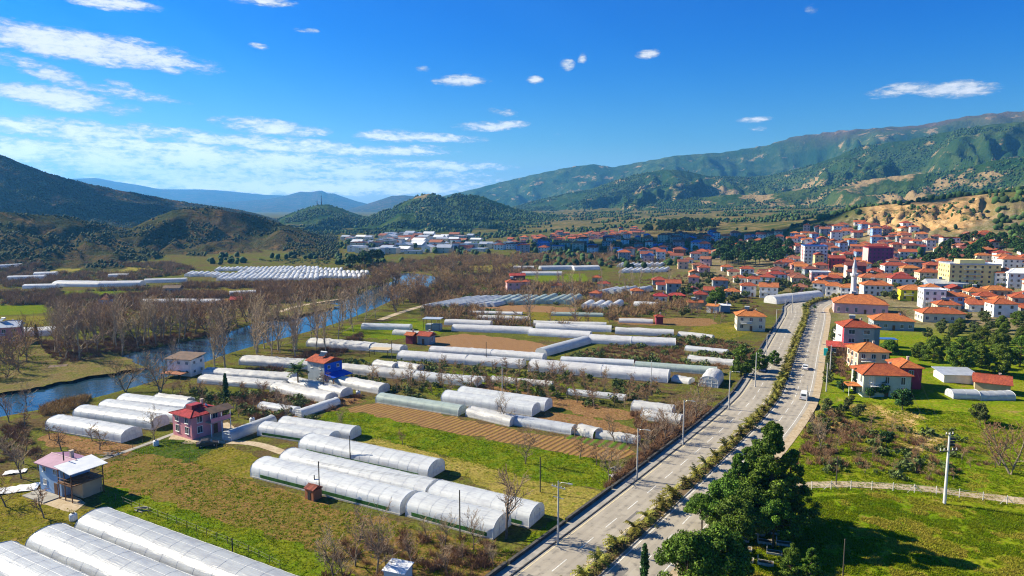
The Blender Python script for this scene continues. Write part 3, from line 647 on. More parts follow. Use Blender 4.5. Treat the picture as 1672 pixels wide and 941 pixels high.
def arch(w, h, side, n=14):
    """cross-section from the near foot over the top to the far foot"""
    pts = [(-w / 2, 0.0)] if side > 0 else []
    for k in range(n + 1):
        a = math.pi * (1 - k / n); pts.append((w / 2 * math.cos(a), side + (h - side) * math.sin(a) ** .82 if 0 < k < n else side))
    if side > 0: pts.append((w / 2, 0.0))
    return pts
GH_N = [0]
def tunnel_meshes(L, w, h, side, kind, seed, detail):
    r = np.random.default_rng(seed); pr = arch(w, h, side, 14 if detail else 8)
    step = (3.4 if kind == 'grey' and w > 6 else 2.3) if detail else 4.0; ns = max(2, int(L / step)); sub = 2 if detail else 1; ys = np.linspace(0, L, ns * sub + 1)
    worn = .11 if kind == 'old' else .055 if kind == 'white' else .03
    V = []
    for i, y in enumerate(ys):
        sag = 1.0 if i % sub == 0 else .988
        for (x, z) in pr: V.append((x * (sag if z > side * 1.01 else 1) + r.normal(0, worn * .3), y, max(0, z * (sag if z > .05 else 1) + (r.normal(0, worn) if z > side * 1.1 else 0))))
    m = len(pr); F = [(i * m + k, i * m + k + 1, (i + 1) * m + k + 1, (i + 1) * m + k) for i in range(len(ys) - 1) for k in range(m - 1)]
    return V, F, pr, ys, ns
def tunnel(A, B, w, h, label, kind='new', vent=False, group=None, detail=True, side=None, cat='greenhouse', z=None, ends=(1, 1), sheds=None):
    """A, B world ends of the near side's foot; the tunnel lies on the far side of that line"""
    A, B = np.array(A[:2], float), np.array(B[:2], float); GH_N[0] += 1
    L = float(np.hypot(*(B - A))); d = (B - A) / L; nr = np.array([-d[1], d[0]])
    if nr[1] < 0: nr = -nr
    c = A + nr * w / 2; flip = np.cross(d, nr) if False else (d[0] * nr[1] - d[1] * nr[0])
    rz = math.atan2(-d[0], d[1])             # local +Y along the axis
    zz = hz(*c) if z is None else z
    h *= .92 if w < 6.3 else 1.0
    t = thing('plastic_greenhouse' if L > 9 or w > 4 else 'plastic_tunnel', label, cat, (c[0], c[1], zz), rz, group)
    side = (.38 * h if detail else .25 * h) if side is None else side
    V, F, pr, ys, ns = tunnel_meshes(L, w, h, side, kind, GH_N[0], detail)
    mb = MB(); mb.add(V, F); link('cover', mb.mesh('cover', FILM[kind], True), t)
    m = len(pr)
    for e, y in ((0, 0.0), (1, L)):
        if not ends[e]: continue
        mb = MB(); eps = .0; vs = [(x * .995, y, z_) for x, z_ in pr] + [(0, y, 0)]; mb.add(vs, [(m, k, k + 1) if e else (m, k + 1, k) for k in range(m - 1)])
        link('end_wall', mb.mesh('end_wall', FILM[kind]), t)
    if detail:
        mb = MB()
        for i in range(0, ns + 1):
            mb.tube([(x * 1.006, ys[0] + L * i / ns, z_ * 1.006 + .01) for x, z_ in pr], .013 if 0 < i < ns else .045, 4, cap=False)
        for kx in (len(pr) // 2, len(pr) // 2 - 3, len(pr) // 2 + 3):
            if w > 4: mb.tube([(pr[kx][0] * 1.004, 0, pr[kx][1] * 1.004 + .012), (pr[kx][0] * 1.004, L, pr[kx][1] * 1.004 + .012)], .012, 3, cap=False)
        link('rib_frame', mb.mesh('rib_frame', steel), t)
        mb = MB()
        for s in (-1, 1): mb.box((s * (w / 2 + .06), L / 2, .12), (.10, L, .26))
        link('kerb', mb.mesh('kerb', base_m), t)
        # door frame lines at both ends
        for e, y in ((0, -.04), (1, L + .04)):
            if not ends[e]: continue
            mb = MB(); dw = .9
            for p, q in (((-dw, y, 0), (-dw, y, h * .72)), ((dw, y, 0), (dw, y, h * .72)), ((-dw, y, h * .72), (dw, y, h * .72)), ((-w * .46, y, side), (w * .46, y, side)), ((0, y, h * .72), (0, y, h * .97))): mb.tube([p, q], .035, 4)
            link('door_frame', mb.mesh('door_frame', steel), t)
        if vent:
            for s in (-1, 1):
                mb = MB(); mb.box((s * (w / 2 + .03), L / 2 + L * .005, side * .60), (.05, L * .86, side * .56)); link('side_vent', mb.mesh('side_vent', ventm), t)
    return t
def GHp(ua, va, ub, vb, w, h, label, **k): return tunnel(G(ua, va), G(ub, vb), w, h, label, **k)
# the foreground
fg = np.array(G(122, 873, .6)); fd = np.array([.873, -.488]); fn = np.array([.488, .873])
for k, lab in enumerate(['large silvery greenhouse tunnel at the bottom of the field, the one nearest the blue house', 'large silvery greenhouse tunnel lying second from the blue house in the row of four', 'large silvery greenhouse tunnel lying third from the blue house in the row of four', 'silvery greenhouse tunnel cut by the bottom corner, farthest of the four from the blue house']):
    a = fg - fn * (6.6 * k) - fd * (0.4 * k); tunnel(a, a + fd * 52, 6.3, 3.3, lab, 'grey', vent=False, group='row of four large tunnels')
GHp(74,702,198,724,5.2,2.9,'short white tunnel nearest the pink house track, outermost of four by the river', group='four white tunnels by the river')
GHp(119,684,247,703,5.0,2.9,'short white tunnel, second of four by the river counted from the field', group='four white tunnels by the river')
GHp(160,673,282,691,4.8,2.8,'short white tunnel, third of four by the river counted from the field', group='four white tunnels by the river')
GHp(190,663,300,677,4.8,2.8,'short white tunnel closest to the river bank of the four', group='four white tunnels by the river')
GHp(409,779,653,842,5.6,3.1,'long clear greenhouse beside the red brick hut, green vent strip along its side', vent=True)
A0, B0 = G(409,779), G(653,842); dd0 = (B0 - A0) / np.hypot(*(B0 - A0)); nn0 = np.array([-dd0[1], dd0[0]])
tunnel(A0 + nn0 * 6.1 + dd0 * .8, B0 + nn0 * 6.1 + dd0 * .6, 5.4, 3.05, 'long clear greenhouse squeezed between two others, no vent strip showing', vent=True)
GHp(487,738,698,785,5.8,3.2,'clear greenhouse with a dark shadow at its open end, next to the dry meadow', vent=True)
GHp(662,843,805,882,5.6,3.1,'clear greenhouse with green vent strip ending at the bare roadside trees', vent=True)
A1, B1 = G(662,843), G(805,882); d1 = (B1 - A1) / np.hypot(*(B1 - A1)); n1 = np.array([-d1[1], d1[0]])
tunnel(A1 + n1 * 6.0, B1 + n1 * 6.0 + d1 * 3, 5.4, 3.05, 'clear greenhouse behind the one ending at the bare roadside trees', vent=True)
GHp(420,711,535,729,4.4,2.7,'small white greenhouse with low dark green side, beside the yard path', vent=True)
A2, B2 = G(420,711), G(535,729); d2 = (B2 - A2) / np.hypot(*(B2 - A2)); n2_ = np.array([-d2[1], d2[0]])
tunnel(A2 + n2_ * 4.7 + d2 * 1.5, B2 + n2_ * 4.7 + d2 * 2.2, 4.4, 2.7, 'small white greenhouse just behind the one beside the yard path')
GHp(378,721,452,693,2.8,2.2,'narrow bluish tunnel running away from the pink house yard', kind='grey')
GHp(494,682,556,661,2.6,1.9,'short white tunnel standing askew at the edge of the green field')
GHp(440,640,530,659,4.6,2.4,'crumpled white tunnel behind the bare tree south of the blue house', kind='old')
GHp(468,631,556,650,4.4,2.4,'wrinkled white tunnel in front of the blue house', kind='old')
GHp(533,628,618,644,4.6,2.6,'white tunnel under the awning side of the blue house', kind='old')
GHp(553,609,672,622,4.4,2.7,'long white tunnel beyond the blue awning, its west half', kind='old', ends=(1, 0))
GHp(672,622,776,633,4.4,2.7,'long white tunnel ending in a rounded tip by the bare fruit trees')
GHp(607,600,640,605,4.2,2.2,'short collapsed white tunnel on the green strip, west of two', kind='old'); GHp(642,603,680,609,4.2,2.2,'short collapsed white tunnel on the green strip, east of two', kind='old')
GHp(613,658,748,680,4.0,2.4,'translucent tunnel along the ploughed rows with bare trees at its side', kind='green')
GHp(760,680,832,697,3.8,2.2,'wrinkled low tunnel continuing the translucent one by the ploughed rows', kind='old'); GHp(834,694,932,711,3.8,2.0,'torn pale tunnel above the ploughed rows', kind='grey')
GHp(937,709,968,717,4.0,2.0,'torn tunnel with its open hoops showing', kind='old', ends=(0, 0)); GHp(972,716,1040,726,3.2,1.4,'flattened heap-like tunnel of loose film near the road', kind='old', ends=(0, 1))
GHp(720,658,868,681,5.0,3.0,'bluish white double greenhouse, near half, in front of the brown strip'); A3, B3 = G(720,658), G(868,681); d3 = (B3 - A3) / np.hypot(*(B3 - A3)); n3 = np.array([-d3[1], d3[0]])
tunnel(A3 + n3 * 5.2 + d3 * 1.5, B3 + n3 * 5.2 + d3 * 1.0, 4.8, 3.0, 'bluish white double greenhouse, far half, in front of the brown strip')
GHp(1030,672,1096,681,4.5,2.4,'low white tunnel half hidden by roadside scrub, the farther of two', kind='old'); GHp(1046,686,1110,695,4.0,2.2,'low white tunnel half hidden by roadside scrub, the nearer of two', kind='old')
# middle distance
M = [(589,538,668,540,5,2.8,'new','white tunnel standing alone beside the poplar meadow',0),
 (500,566,602,574,6,3.2,'white','broad white greenhouse at the end of the river poplars',0), (602,574,652,578,6,3.0,'white','white greenhouse joined to the one at the end of the river poplars',0),
 (648,588,758,596,6,3.2,'white','broad white greenhouse beside the open-sided brown shed',0), (758,596,850,603,6,3.2,'white','broad white greenhouse continuing the one beside the open-sided shed',0),
 (700,578,800,584,5,2.8,'white','white greenhouse running behind the broad pair south of the brown field',0), (800,584,885,591,5,2.8,'white','white greenhouse behind the broad pair, its eastern length',0),
 (862,607,980,617,7,3.6,'white','long silvery greenhouse with the red-twigged bush in front',0), (980,617,1090,626,7,3.6,'white','long silvery greenhouse ending at the torn tunnels',0),
 (915,594,1034,600,4,2.4,'new','thin white greenhouse behind the long silvery one, west length',0), (1036,603,1170,613,4,2.6,'green','thin greenish greenhouse reaching the round tunnel by the road',0),
 (390,596,506,604,6,3.0,'old','white greenhouse behind the palm tree',0), (330,615,472,625,5,2.6,'old','long white tunnel behind the palm, below the riverside house',0), (322,626,455,638,5,2.4,'old','crumpled white tunnel beside the dark cypress',0),
 (737,541,866,546,6,3.0,'white','white greenhouse right of the shed on posts',0), (725,531,800,534,5,2.8,'white','white greenhouse just behind the shed on posts',0),
 (862,548,962,554,6,3.0,'white','white greenhouse with sheds north of the brown field',0), (874,539,998,543,6,3.0,'white','white greenhouse north of the one beside the brown field',0), (870,533,990,536,5,2.6,'white','northern strip of white greenhouse before the scrubby meadow',0),
 (1004,546,1100,550,5,3.0,'white','greyish white greenhouse with a red-roofed hut at its end',0), (960,561,1030,565,7,3.2,'white','white greenhouse in the brown scrub, west half',0), (1030,565,1103,568,7,3.2,'white','white greenhouse in the brown scrub, east half',0),
 (884,581,900,583,5,2.6,'grey','x',9),
 (1096,623,1124,628,4,1.8,'old','sagging pinkish tunnel remains beside the long silvery greenhouse',0),
 (766,513,852,515,4,1.6,'white','thin white plastic strip house in front of the row of domes',0),
 (1034,500,1072,502,6,2.6,'white','white tunnel beside the red-roofed white cottage',0), (1200,479,1000,479,1,1,'x','x',9),
 (229,499,290,499,7,3.4,'white','white greenhouse beyond the river, its left length',0), (290,499,357,499,7,3.4,'white','white greenhouse beyond the river, its right length',0),
 (-60,553,40,550,8,3.4,'white','white greenhouse by the small cypress across the river',0), (40,550,94,548,8,3.4,'white','white greenhouse right of the cypress across the river',0),
 (0,446,52,442,8,3.6,'white','white greenhouse at the foot of the left hill, near the picture edge',0), (54,453,90,452,9,3.6,'white','short white greenhouse at the foot of the left hill',0), (11,459,72,457,9,3.6,'white','white greenhouse below the two at the foot of the left hill',0),
 (84,468,160,469,11,3.8,'white','broad white greenhouse on the far left plain, left half',0), (160,469,228,468,11,3.8,'white','broad white greenhouse on the far left plain, right half',0), (36,472,90,471,7,3.0,'white','low white greenhouse in front of the broad pair on the left plain',0),
 (176,455,208,454,8,3.4,'old','small dull greenhouse beyond the broad pair on the left plain',0), (235,463,304,461,7,3.2,'white','pale greenhouse between the left plain and the dense tunnel field',0),
 (375,484,418,482,8,3.0,'old','low pale greenhouse in the trees below the dense tunnel field',0),
 (884,442,938,441,10,4,'grey','bluish flat greenhouse range before the shaded town',0), (938,442,980,441,10,4,'white','white flat greenhouse range before the shaded town',0), (852,450,918,450,8,3,'white','low white greenhouse above the far green plot',0), (838,440,872,440,7,3,'old','small white greenhouse left of the bluish range',0)]
M += [(692,618,790,625,3,1.7,'new','low thin tunnel on the green plot in front of the broad greenhouses, west one',0), (800,624,900,633,3,1.7,'old','low thin tunnel on the green plot in front of the broad greenhouses, east one',0), (925,645,1020,655,3,1.6,'new','low thin tunnel south of the long silvery greenhouse',0),
 (640,547,704,551,4,2.2,'white','short white tunnel between the poplar meadow and the shed on posts',0), (778,522,862,524,4,2.0,'old','thin pale tunnel north of the greenhouse by the shed on posts',0), (900,516,985,518,4,2.0,'green','thin greenish tunnel on the scrubby meadow',0), (1010,527,1066,529,4,2.0,'old','thin pale tunnel left of the narrow red hut',0), (1106,549,1162,555,3.5,2.0,'white','short white tunnel on the roadside olive plot',0),
 (1118,573,1186,580,3.5,2.0,'new','thin clear tunnel in the brown scrub near the road, upper of two',0), (1122,590,1196,598,3.5,2.0,'old','thin pale tunnel in the brown scrub near the road, lower of two',0), (420,668,478,677,3,1.8,'new','small clear tunnel in the orchard by the crumpled tunnels',0), (250,654,304,661,3,1.8,'old','small worn tunnel on the ground below the riverside house',0), (700,596,640,592,3,1.8,'x','x',9)]
for (a, b_, c_, d_2, w, h, kd, lab, sk) in M:
    if sk == 9: continue
    if kd == 'white' and b_ > 500 and len(lab) % 3 == 0: kd = 'old'
    GHp(a, b_, c_, d_2, w, h * .88, lab, kind=kd, detail=(b_ > 560))
tunnel(G(893,582), G(966,561), 5, 2.8, 'greyish tunnel lying crosswise at the end of the brown field', kind='grey', detail=False)
tunnel(G(1172,634), G(1181,620), 5.2, 3.4, 'round-topped tunnel standing close to the road', kind='old', detail=True)
tunnel(G(1268,497), G(1345,488), 8, 4.2, 'long white arched hall where the road enters the town', kind='white', detail=False)
GHp(1556,656,1600,657,4,2.2,'torn bluish tunnel in front of the red-roofed barn, left part',kind='grey'); GHp(1602,657,1658,656,4,2.2,'torn bluish tunnel in front of the red-roofed barn, right part',kind='grey')
# rows of short domes seen end-on
def domes(u0, v0, u1, v1, n, w, h, L, label, grp, axis=(.35, 1), kind='white'):
    w = min(w, float(np.hypot(*(np.array(G(u0, v0)) - np.array(G(u1, v1))))) / n * (.86 if axis[0] > 0 else .93)); h = min(h, w * .62)
    a, b_ = np.array(G(u0, v0)), np.array(G(u1, v1)); ax = np.array(axis, float); ax /= np.hypot(*ax)
    for i in range(n):
        p = a + (b_ - a) * (i + .5) / n; nr = np.array([ax[1], -ax[0]]); A = p - nr * w / 2
        p = p + ax * random.uniform(-2.5, 2.5); t = thing('plastic_tunnel', label, 'greenhouse', (p[0], p[1], hz(*p)), math.atan2(-ax[0], ax[1]) + random.gauss(0, .015), grp, (1, 1, random.uniform(.88, 1.12)))
        key = (round(w, 2), round(h, 2), L, kind)
        if key not in DOME:
            V, F, pr, ys, ns = tunnel_meshes(L, w, h, .2 * h, kind, 5, False); mb = MB(); mb.add(V, F); e = MB(); m = len(pr)
            e.add([(x, 0, z_) for x, z_ in pr] + [(0, 0, 0)], [(m, k + 1, k) for k in range(m - 1)]); DOME[key] = (mb.mesh('cover', FILM[kind], True), e.mesh('end_wall', FILM[kind]))
        link('cover', DOME[key][0], t); link('end_wall', DOME[key][1], t)
DOME = {}
domes(800,497,936,497,9,5.6,3.2,26,'white dome-ended tunnel of the row beside the lone poplars','nine tunnels in a row by the poplars',kind='green')
domes(948,503,1010,504,4,5.2,3.0,16,'white dome-ended tunnel of the four right of the longer row','four tunnels at the row end',kind='white')
domes(974,481,1046,480,5,6.4,3.6,22,'bluish dome-ended tunnel of the group in front of the red-roofed cottages','five tunnels before the cottages',(.7,1),'grey')
domes(690,503,812,500,11,5.0,2.8,40,'long thin white tunnel of the slanting rows beside the river bend','tunnels slanting beside the river bend',(.62,1),'grey')
domes(1010,446,1088,445,9,7.0,3.8,26,'white round tunnel of the nearer row below the shaded town','nearer row of tunnels below the town'); domes(1006,437,1080,436,9,7.0,3.8,24,'white round tunnel of the farther row below the shaded town','farther row of tunnels below the town')
for r_, (u0, v0, u1, v1, n) in enumerate([(352,459,520,458,20),(345,454,600,455,32),(385,449,604,449,29),(300,452,352,452,6),(400,445,560,444,24),(350,443,520,441,24)]):
    domes(u0, v0, u1, v1, n, 7.2 + r_ * .25, 4.6, 21, 'white tunnel packed in the dense tunnel field at the foot of the hill', 'dense field of white tunnels', (-.25, 1), 'white')
# ground taken by the greenhouses
GHB = []
bpy.context.view_layer.update()
for o in list(SC.objects):
    if o.name.split('.')[0] in ('plastic_greenhouse', 'plastic_tunnel'):
        cv = o.children[0].data; xs = [v.co for v in cv.vertices]; w_ = max(v.x for v in xs) * 2; L_ = max(v.y for v in xs); a = o.rotation_euler[2]; ux, uy = -math.sin(a), math.cos(a); GHB.append((o.location.x + ux * L_ / 2, o.location.y + uy * L_ / 2, ux, uy, L_, w_))
# ------------------------------------------------------------------ buildings
def plaster(name, c): return mat(name + '_wall', c, tuple(x * .84 for x in c), .45, .9, .01, spec=.15)
WALL = {k: plaster(k, c) for k, c in {'white': (.84,.82,.77), 'cream': (.72,.64,.46), 'yellow': (.82,.66,.27), 'lemon': (.75,.68,.03), 'pink': (.70,.42,.42), 'rose': (.62,.27,.32), 'peach': (.74,.50,.36), 'grey': (.38,.38,.37), 'blue': (.13,.24,.62), 'skyblue': (.29,.44,.66), 'palegreen': (.52,.56,.46), 'maroon': (.26,.05,.07), 'crimson': (.42,.05,.08), 'purple': (.25,.04,.16), 'brick': (.36,.14,.07), 'slate': (.30,.34,.38), 'deepblue': (.02,.13,.62), 'orange': (.72,.30,.06), 'tan': (.48,.38,.25)}.items()}
def tiles(name, c, c2):
    m = mat(name, c, c2, .7, .8, 0, spec=.2, rand=.22, c3=tuple(x * .62 for x in c2)); t = m.node_tree; b = t.nodes['Principled BSDF']
    tc_ = N(t, 'ShaderNodeTexCoord'); wv = N(t, 'ShaderNodeTexWave', wave_type='BANDS', bands_direction='Z'); wv.inputs['Scale'].default_value = 3.2; wv.inputs['Distortion'].default_value = .6
    w2 = N(t, 'ShaderNodeTexWave', wave_type='BANDS', bands_direction='DIAGONAL'); w2.inputs['Scale'].default_value = 2.0
    t.links.new(tc_.outputs['Object'], wv.inputs['Vector']); t.links.new(tc_.outputs['Object'], w2.inputs['Vector'])
    bp = N(t, 'ShaderNodeBump'); bp.inputs['Distance'].default_value = .07; t.links.new(math_(t, 'ADD', wv.outputs[0], w2.outputs[0]), bp.inputs['Height']); t.links.new(bp.outputs[0], b.inputs['Normal']); return m
ROOF = {'red': tiles('red_tiles', (.50,.125,.055), (.36,.085,.045)), 'orange': tiles('orange_tiles', (.56,.165,.05), (.40,.11,.045)), 'rust': tiles('old_tiles', (.34,.10,.06), (.24,.09,.06)), 'crimson': tiles('crimson_sheet', (.48,.05,.05), (.36,.04,.045)), 'metal': mat('metal_sheet', (.50,.54,.60), (.40,.44,.50), .8, .4, .01, metal=.3), 'white': mat('white_sheet', (.72,.74,.76), (.60,.63,.67), .6, .5), 'blue': mat('blue_sheet', (.05,.16,.42), (.03,.10,.34), .8, .5), 'mauve': mat('mauve_sheet', (.31,.165,.255), (.25,.13,.21), .8, .55), 'brown': mat('brown_sheet', (.16,.10,.07), (.10,.07,.05), .8, .7), 'concrete': conc}
glass = mat('window_glass', (.03,.045,.07), rough=.12, spec=.8); framem = mat('window_frame', (.74,.74,.72), rough=.6); dark = mat('dark_opening', (.03,.028,.026), rough=.9); wood = mat('brown_wood', (.18,.09,.045), (.12,.06,.03), 2.0, .7); rail = mat('white_rail', (.68,.68,.66), rough=.6); black = mat('black_iron', (.03,.03,.033), rough=.6)
def _win(w, h):
    g = MB(); g.box((0, -.03, 0), (w, .05, h)); f = MB()
    for x in (-w / 2 - .045, 0, w / 2 + .045): f.box((x, -.055, 0), (.08 if x else .06, .07, h + .0))
    for z in (-h / 2 - .05, h / 2 + .05): f.box((0, -.055, z), (w + .18, .08, .10))
    f.box((0, -.10, -h / 2 - .13), (w + .3, .18, .06)); return g.mesh('window', glass), f.mesh('frame', framem)
WIN = {k: _win(*s) for k, s in {'n': (1.15, 1.35), 's': (.8, .8), 'w': (1.9, 1.4), 't': (1.0, 1.9)}.items()}
_d = MB(); _d.box((0, -.04, 1.05), (1.0, .07, 2.1)); DOOR = _d.mesh('door', wood); _c = MB(); _c.box((0, 0, .5), (.5, .5, 1.4)); _c.box((0, 0, 1.25), (.66, .66, .12)); CHIM = _c.mesh('chimney', plaster('chimney', (.55,.45,.38)))
DISHM = MB(); DISHM.lathe([(0.02, 0), (.22, .03), (.36, .10), (.42, .16)], 10); DISH = DISHM.mesh('satellite_dish', rail)
def roof_mesh(kind, w, d, z, m, o=.55, pitch=.42, ridge='long'):
    mb = MB(); W2, D2 = w / 2 + o, d / 2 + o; th = .16
    if kind == 'flat':
        mb.box((0, 0, z + .15), (w + .3, d + .3, .28)); p = .5
        for c, s in (((0, -d / 2, z + .29 + p / 2), (w + .25, .16, p)), ((0, d / 2, z + .29 + p / 2), (w + .25, .16, p)), ((-w / 2, 0, z + .292 + p / 2), (.16, d - .2, p)), ((w / 2, 0, z + .292 + p / 2), (.16, d - .2, p))): mb.box(c, s)
        return mb.mesh('roof', m), z + .3
    if kind == 'shed':
        r = d * .14; vs = [(-W2, -D2, z), (W2, -D2, z), (W2, D2, z + r), (-W2, D2, z + r)]; vs += [(x, y, q + .14) for x, y, q in vs]
        mb.add(vs, [(3, 2, 1, 0), (4, 5, 6, 7), (0, 1, 5, 4), (1, 2, 6, 5), (2, 3, 7, 6), (3, 0, 4, 7)]); return mb.mesh('roof', m), z + r
    sw = (w < d); a, b_ = (D2, W2) if sw else (W2, D2)           # a: half length along the ridge
    r = b_ * pitch; k = 0 if kind == 'gable' else b_ * .92; k = min(k, a - .2)
    base = [(-a, -b_), (a, -b_), (a, b_), (-a, b_)]; T = (lambda x, y: (y, -x)) if sw else (lambda x, y: (x, y))
    vs = [(*T(x, y), z) for x, y in base] + [(*T(x, y), z + th) for x, y in base] + [(*T(-(a - k), 0), z + th + r), (*T(a - k, 0), z + th + r)]
    mb.add(vs, [(3, 2, 1, 0), (0, 1, 5, 4), (1, 2, 6, 5), (2, 3, 7, 6), (3, 0, 4, 7), (4, 5, 9, 8), (5, 6, 9), (6, 7, 8, 9), (7, 4, 8)])
    # ridge and hip caps
    for p, q in ([(8, 9)] + ([(4, 8), (7, 8), (5, 9), (6, 9)] if kind == 'hip' else [])): mb.tube([Vector(vs[p]) + Vector((0, 0, .03)), Vector(vs[q]) + Vector((0, 0, .03))], .10, 4)
    return mb.mesh('roof', m), z + th + r
SOLM, SOLT = MB(), MB(); SOLM.add([(-.95, -.9, .12), (.95, -.9, .12), (.95, .5, 1.0), (-.95, .5, 1.0), (-.95, -.86, .05), (.95, -.86, .05), (.95, .54, .93), (-.95, .54, .93)], [(0, 1, 2, 3), (7, 6, 5, 4), (0, 4, 5, 1), (2, 6, 7, 3), (1, 5, 6, 2), (3, 7, 4, 0)]); SOLT.tube([(-1.0, .62, 1.05), (1.0, .62, 1.05)], .27, 10)
for x_ in (-.8, .8): SOLT.tube([(x_, .55, -.4), (x_, .55, .95)], .03, 4)
SOL = (SOLM.mesh('solar_panel', glass), SOLT.mesh('water_tank', rail)); DSH = MB(); DSH.lathe([(0, 0), (.3, .05), (.45, .16)], 10); DSH.tube([(0, 0, .1), (.0, -.5, -.5)], .03, 4); DISH = DSH.mesh('satellite_dish', rail)
PLACED = []
def house(u, v, w, d, st, yaw, wall, roof, label, rt='hip', group=None, cat='house', name='house', detail=1, win='n', faces='flrb', base=.35, fh=2.85, chim=1, pos=None, per=3.0, front=None, cells=None, pitch=.42, doors=1, o=.55):
    """house whose front foot's middle stands at photo pixel (u, v); yaw turns it, 0 faces the camera's side"""
    p = Vector(pos) if pos is not None else P(u, v); ry = R(yaw)
    if pos is None: p = p + Vector((-math.sin(ry) * d / 2, math.cos(ry) * d / 2, 0))
    zc = min(hz(p.x + a * w * .5, p.y + b_ * d * .5) for a in (-1, 1) for b_ in (-1, 1)); z0 = max(zc, hz(p.x, p.y) - 2.5); PLACED.append((p.x, p.y, max(w, d)))
    t = thing(name, label, cat, (p.x, p.y, z0), ry, group); H = base + st * fh
    mb = MB(); mb.box((0, 0, H / 2 - 1.0), (w, d, H + 2.0)); low = z0
    if rt == 'gable':
        sw = (w < d); b_ = (w if sw else d) / 2; r = (b_ + .55) * pitch
        for s in (-1, 1):
            e = (d if sw else w) / 2 * s
            q = [(-b_, e, H), (b_, e, H), (0, e, H + r * b_ / (b_ + .55) + .05)] if sw else [(e, -b_, H), (e, b_, H), (e, 0, H + r * b_ / (b_ + .55) + .05)]
            mb.add(q, [(0, 1, 2) if (s < 0) == sw else (2, 1, 0)])
    link('wall', mb.mesh('wall', WALL[wall]), t)
    if front: mb = MB(); mb.box((0, -d / 2 - .02, H / 2), (w * .999, .05, H * .998)); link('facade', mb.mesh('facade', WALL[front]), t)
    rm, ztop = roof_mesh(rt, w, d, H, ROOF[roof], o, pitch); ro = link('roof', rm, t)
    if chim and rt != 'flat': link('chimney', CHIM, ro, (w * .22, d * .12, H + .3 + min(w, d) * .1))
    hsh = sum(map(ord, label)) + int(w * 10 + d * 7)
    if pos is None and v > 425 and w > 6 and cat != 'shed' and hsh % 3 == 0 and rt != 'shed':
        so_ = link('solar_heater', SOL[1], ro, (-w * .12, -.2, (ztop if rt != 'flat' else H + .6) + .05), R(-20) - ry); link('panel', SOL[0], so_)
    elif w > 6 and hsh % 3 == 1 and rt in ('hip', 'gable') and (pos is None or hsh % 2): link('satellite_dish', DISH, ro, (w * .2, -d * .12, ztop - .1), 0, rot=(R(55), 0, R(30)))
    F = {'f': (w, lambda s: (s, -d / 2 - (.045 if front else 0), 0)), 'l': (d, lambda s: (-w / 2, -s, -math.pi / 2)), 'r': (d, lambda s: (w / 2, s, math.pi / 2)), 'b': (w, lambda s: (-s, d / 2, math.pi))}
    for fc in faces:
        Lf, fn_ = F[fc]; n = max(1, int(Lf / per))
        for k in range(st):
            for i in range(n):
                s = (i - (n - 1) / 2) * Lf / n; x, y, rz_ = fn_(s)
                if k == 0 and doors and fc == 'f' and i == n // 2: link('door', DOOR, t, (x, y, base * .3), rz_); continue
                if (i * 7 + k * 5 + len(label)) % 9 == 4 and fc != 'f': continue
                wo = link('window', WIN[win][0], t, (x, y, base + k * fh + 1.55), rz_)
                if detail: link('frame', WIN[win][1], wo)
    return t, z0 + ztop, (w, d, H)
def balcony(t, x, y, z, w, dep=1.1, rz=0.0, m=None):
    b_ = MB(); b_.box((0, -dep / 2 - .03, 0), (w, dep, .16)); o = link('balcony', b_.mesh('balcony', m or rail), t, (x, y, z), rz)
    r_ = MB(); r_.tube([(-w / 2, -.05, 1), (-w / 2, -dep, 1), (w / 2, -dep, 1), (w / 2, -.05, 1)], .04, 4)
    n = max(4, int(w / .35))
    for i in range(n + 1): r_.tube([(-w / 2 + w * i / n, -dep, .08), (-w / 2 + w * i / n, -dep, 1)], .018, 3)
    link('railing', r_.mesh('railing', rail), o); return o
def posts(t, pts, h, m=wood, r=.07, name='post'):
    for x, y in pts: mb = MB(); mb.box((0, 0, h / 2), (2 * r, 2 * r, h)); link(name, mb.mesh(name, m), t, (x, y, 0))

# blue-grey house with the mauve roof, bottom left
t, _, (w, d, H) = house(84, 806, 6.6, 5.0, 2, -28, 'skyblue', 'mauve', 'light blue two-storey house with mauve sheet roof and a roofed wooden terrace', rt='gable', win='s', pitch=.26, per=3.0, fh=2.35)
mb = MB(); mb.box((0, -d / 2 - 1.6, .05), (w, 3.0, .3)); link('terrace_floor', mb.mesh('terrace_floor', conc), t)
mb = MB(); mb.box((w / 2 + 2.2, -.4, 2.9), (4.2, 5.6, .18)); link('upper_deck', mb.mesh('upper_deck', wood), t)
mb = MB(); vs = [(w / 2 + .1, -3.6, 5.9), (w / 2 + 4.9, -3.6, 5.2), (w / 2 + 4.9, 2.9, 5.2), (w / 2 + .1, 2.9, 5.9)]; mb.add(vs + [(a, b_, c + .1) for a, b_, c in vs], [(3, 2, 1, 0), (4, 5, 6, 7), (0, 1, 5, 4), (1, 2, 6, 5), (2, 3, 7, 6), (3, 0, 4, 7)]); link('terrace_roof', mb.mesh('terrace_roof', ROOF['white']), t)
mb = MB(); mb.box((w / 2 + 2.0, .6, 1.35), (3.6, 3.4, 2.7)); link('store_room', mb.mesh('store_room', WALL['tan']), t)
posts(t, [(w / 2 + 4.2, -3.1), (w / 2 + .4, -3.1), (w / 2 + 4.2, 2.3), (w / 2 + 2.2, -3.1)], 5.3)
mb = MB(); mb.tube([(w / 2 + .3, -3.15, 3.9), (w / 2 + 4.3, -3.15, 3.9), (w / 2 + 4.3, 2.4, 3.9)], .05, 4); mb.tube([(w / 2 + .3, -3.15, 3.4), (w / 2 + 4.3, -3.15, 3.4), (w / 2 + 4.3, 2.4, 3.4)], .04, 4); link('railing', mb.mesh('railing', wood), t)
mb = MB(); mb.tube([(2.2, -1.2, 6), (2.2, -1.2, 7.6)], .11, 6); link('stovepipe', mb.mesh('stovepipe', black), t)
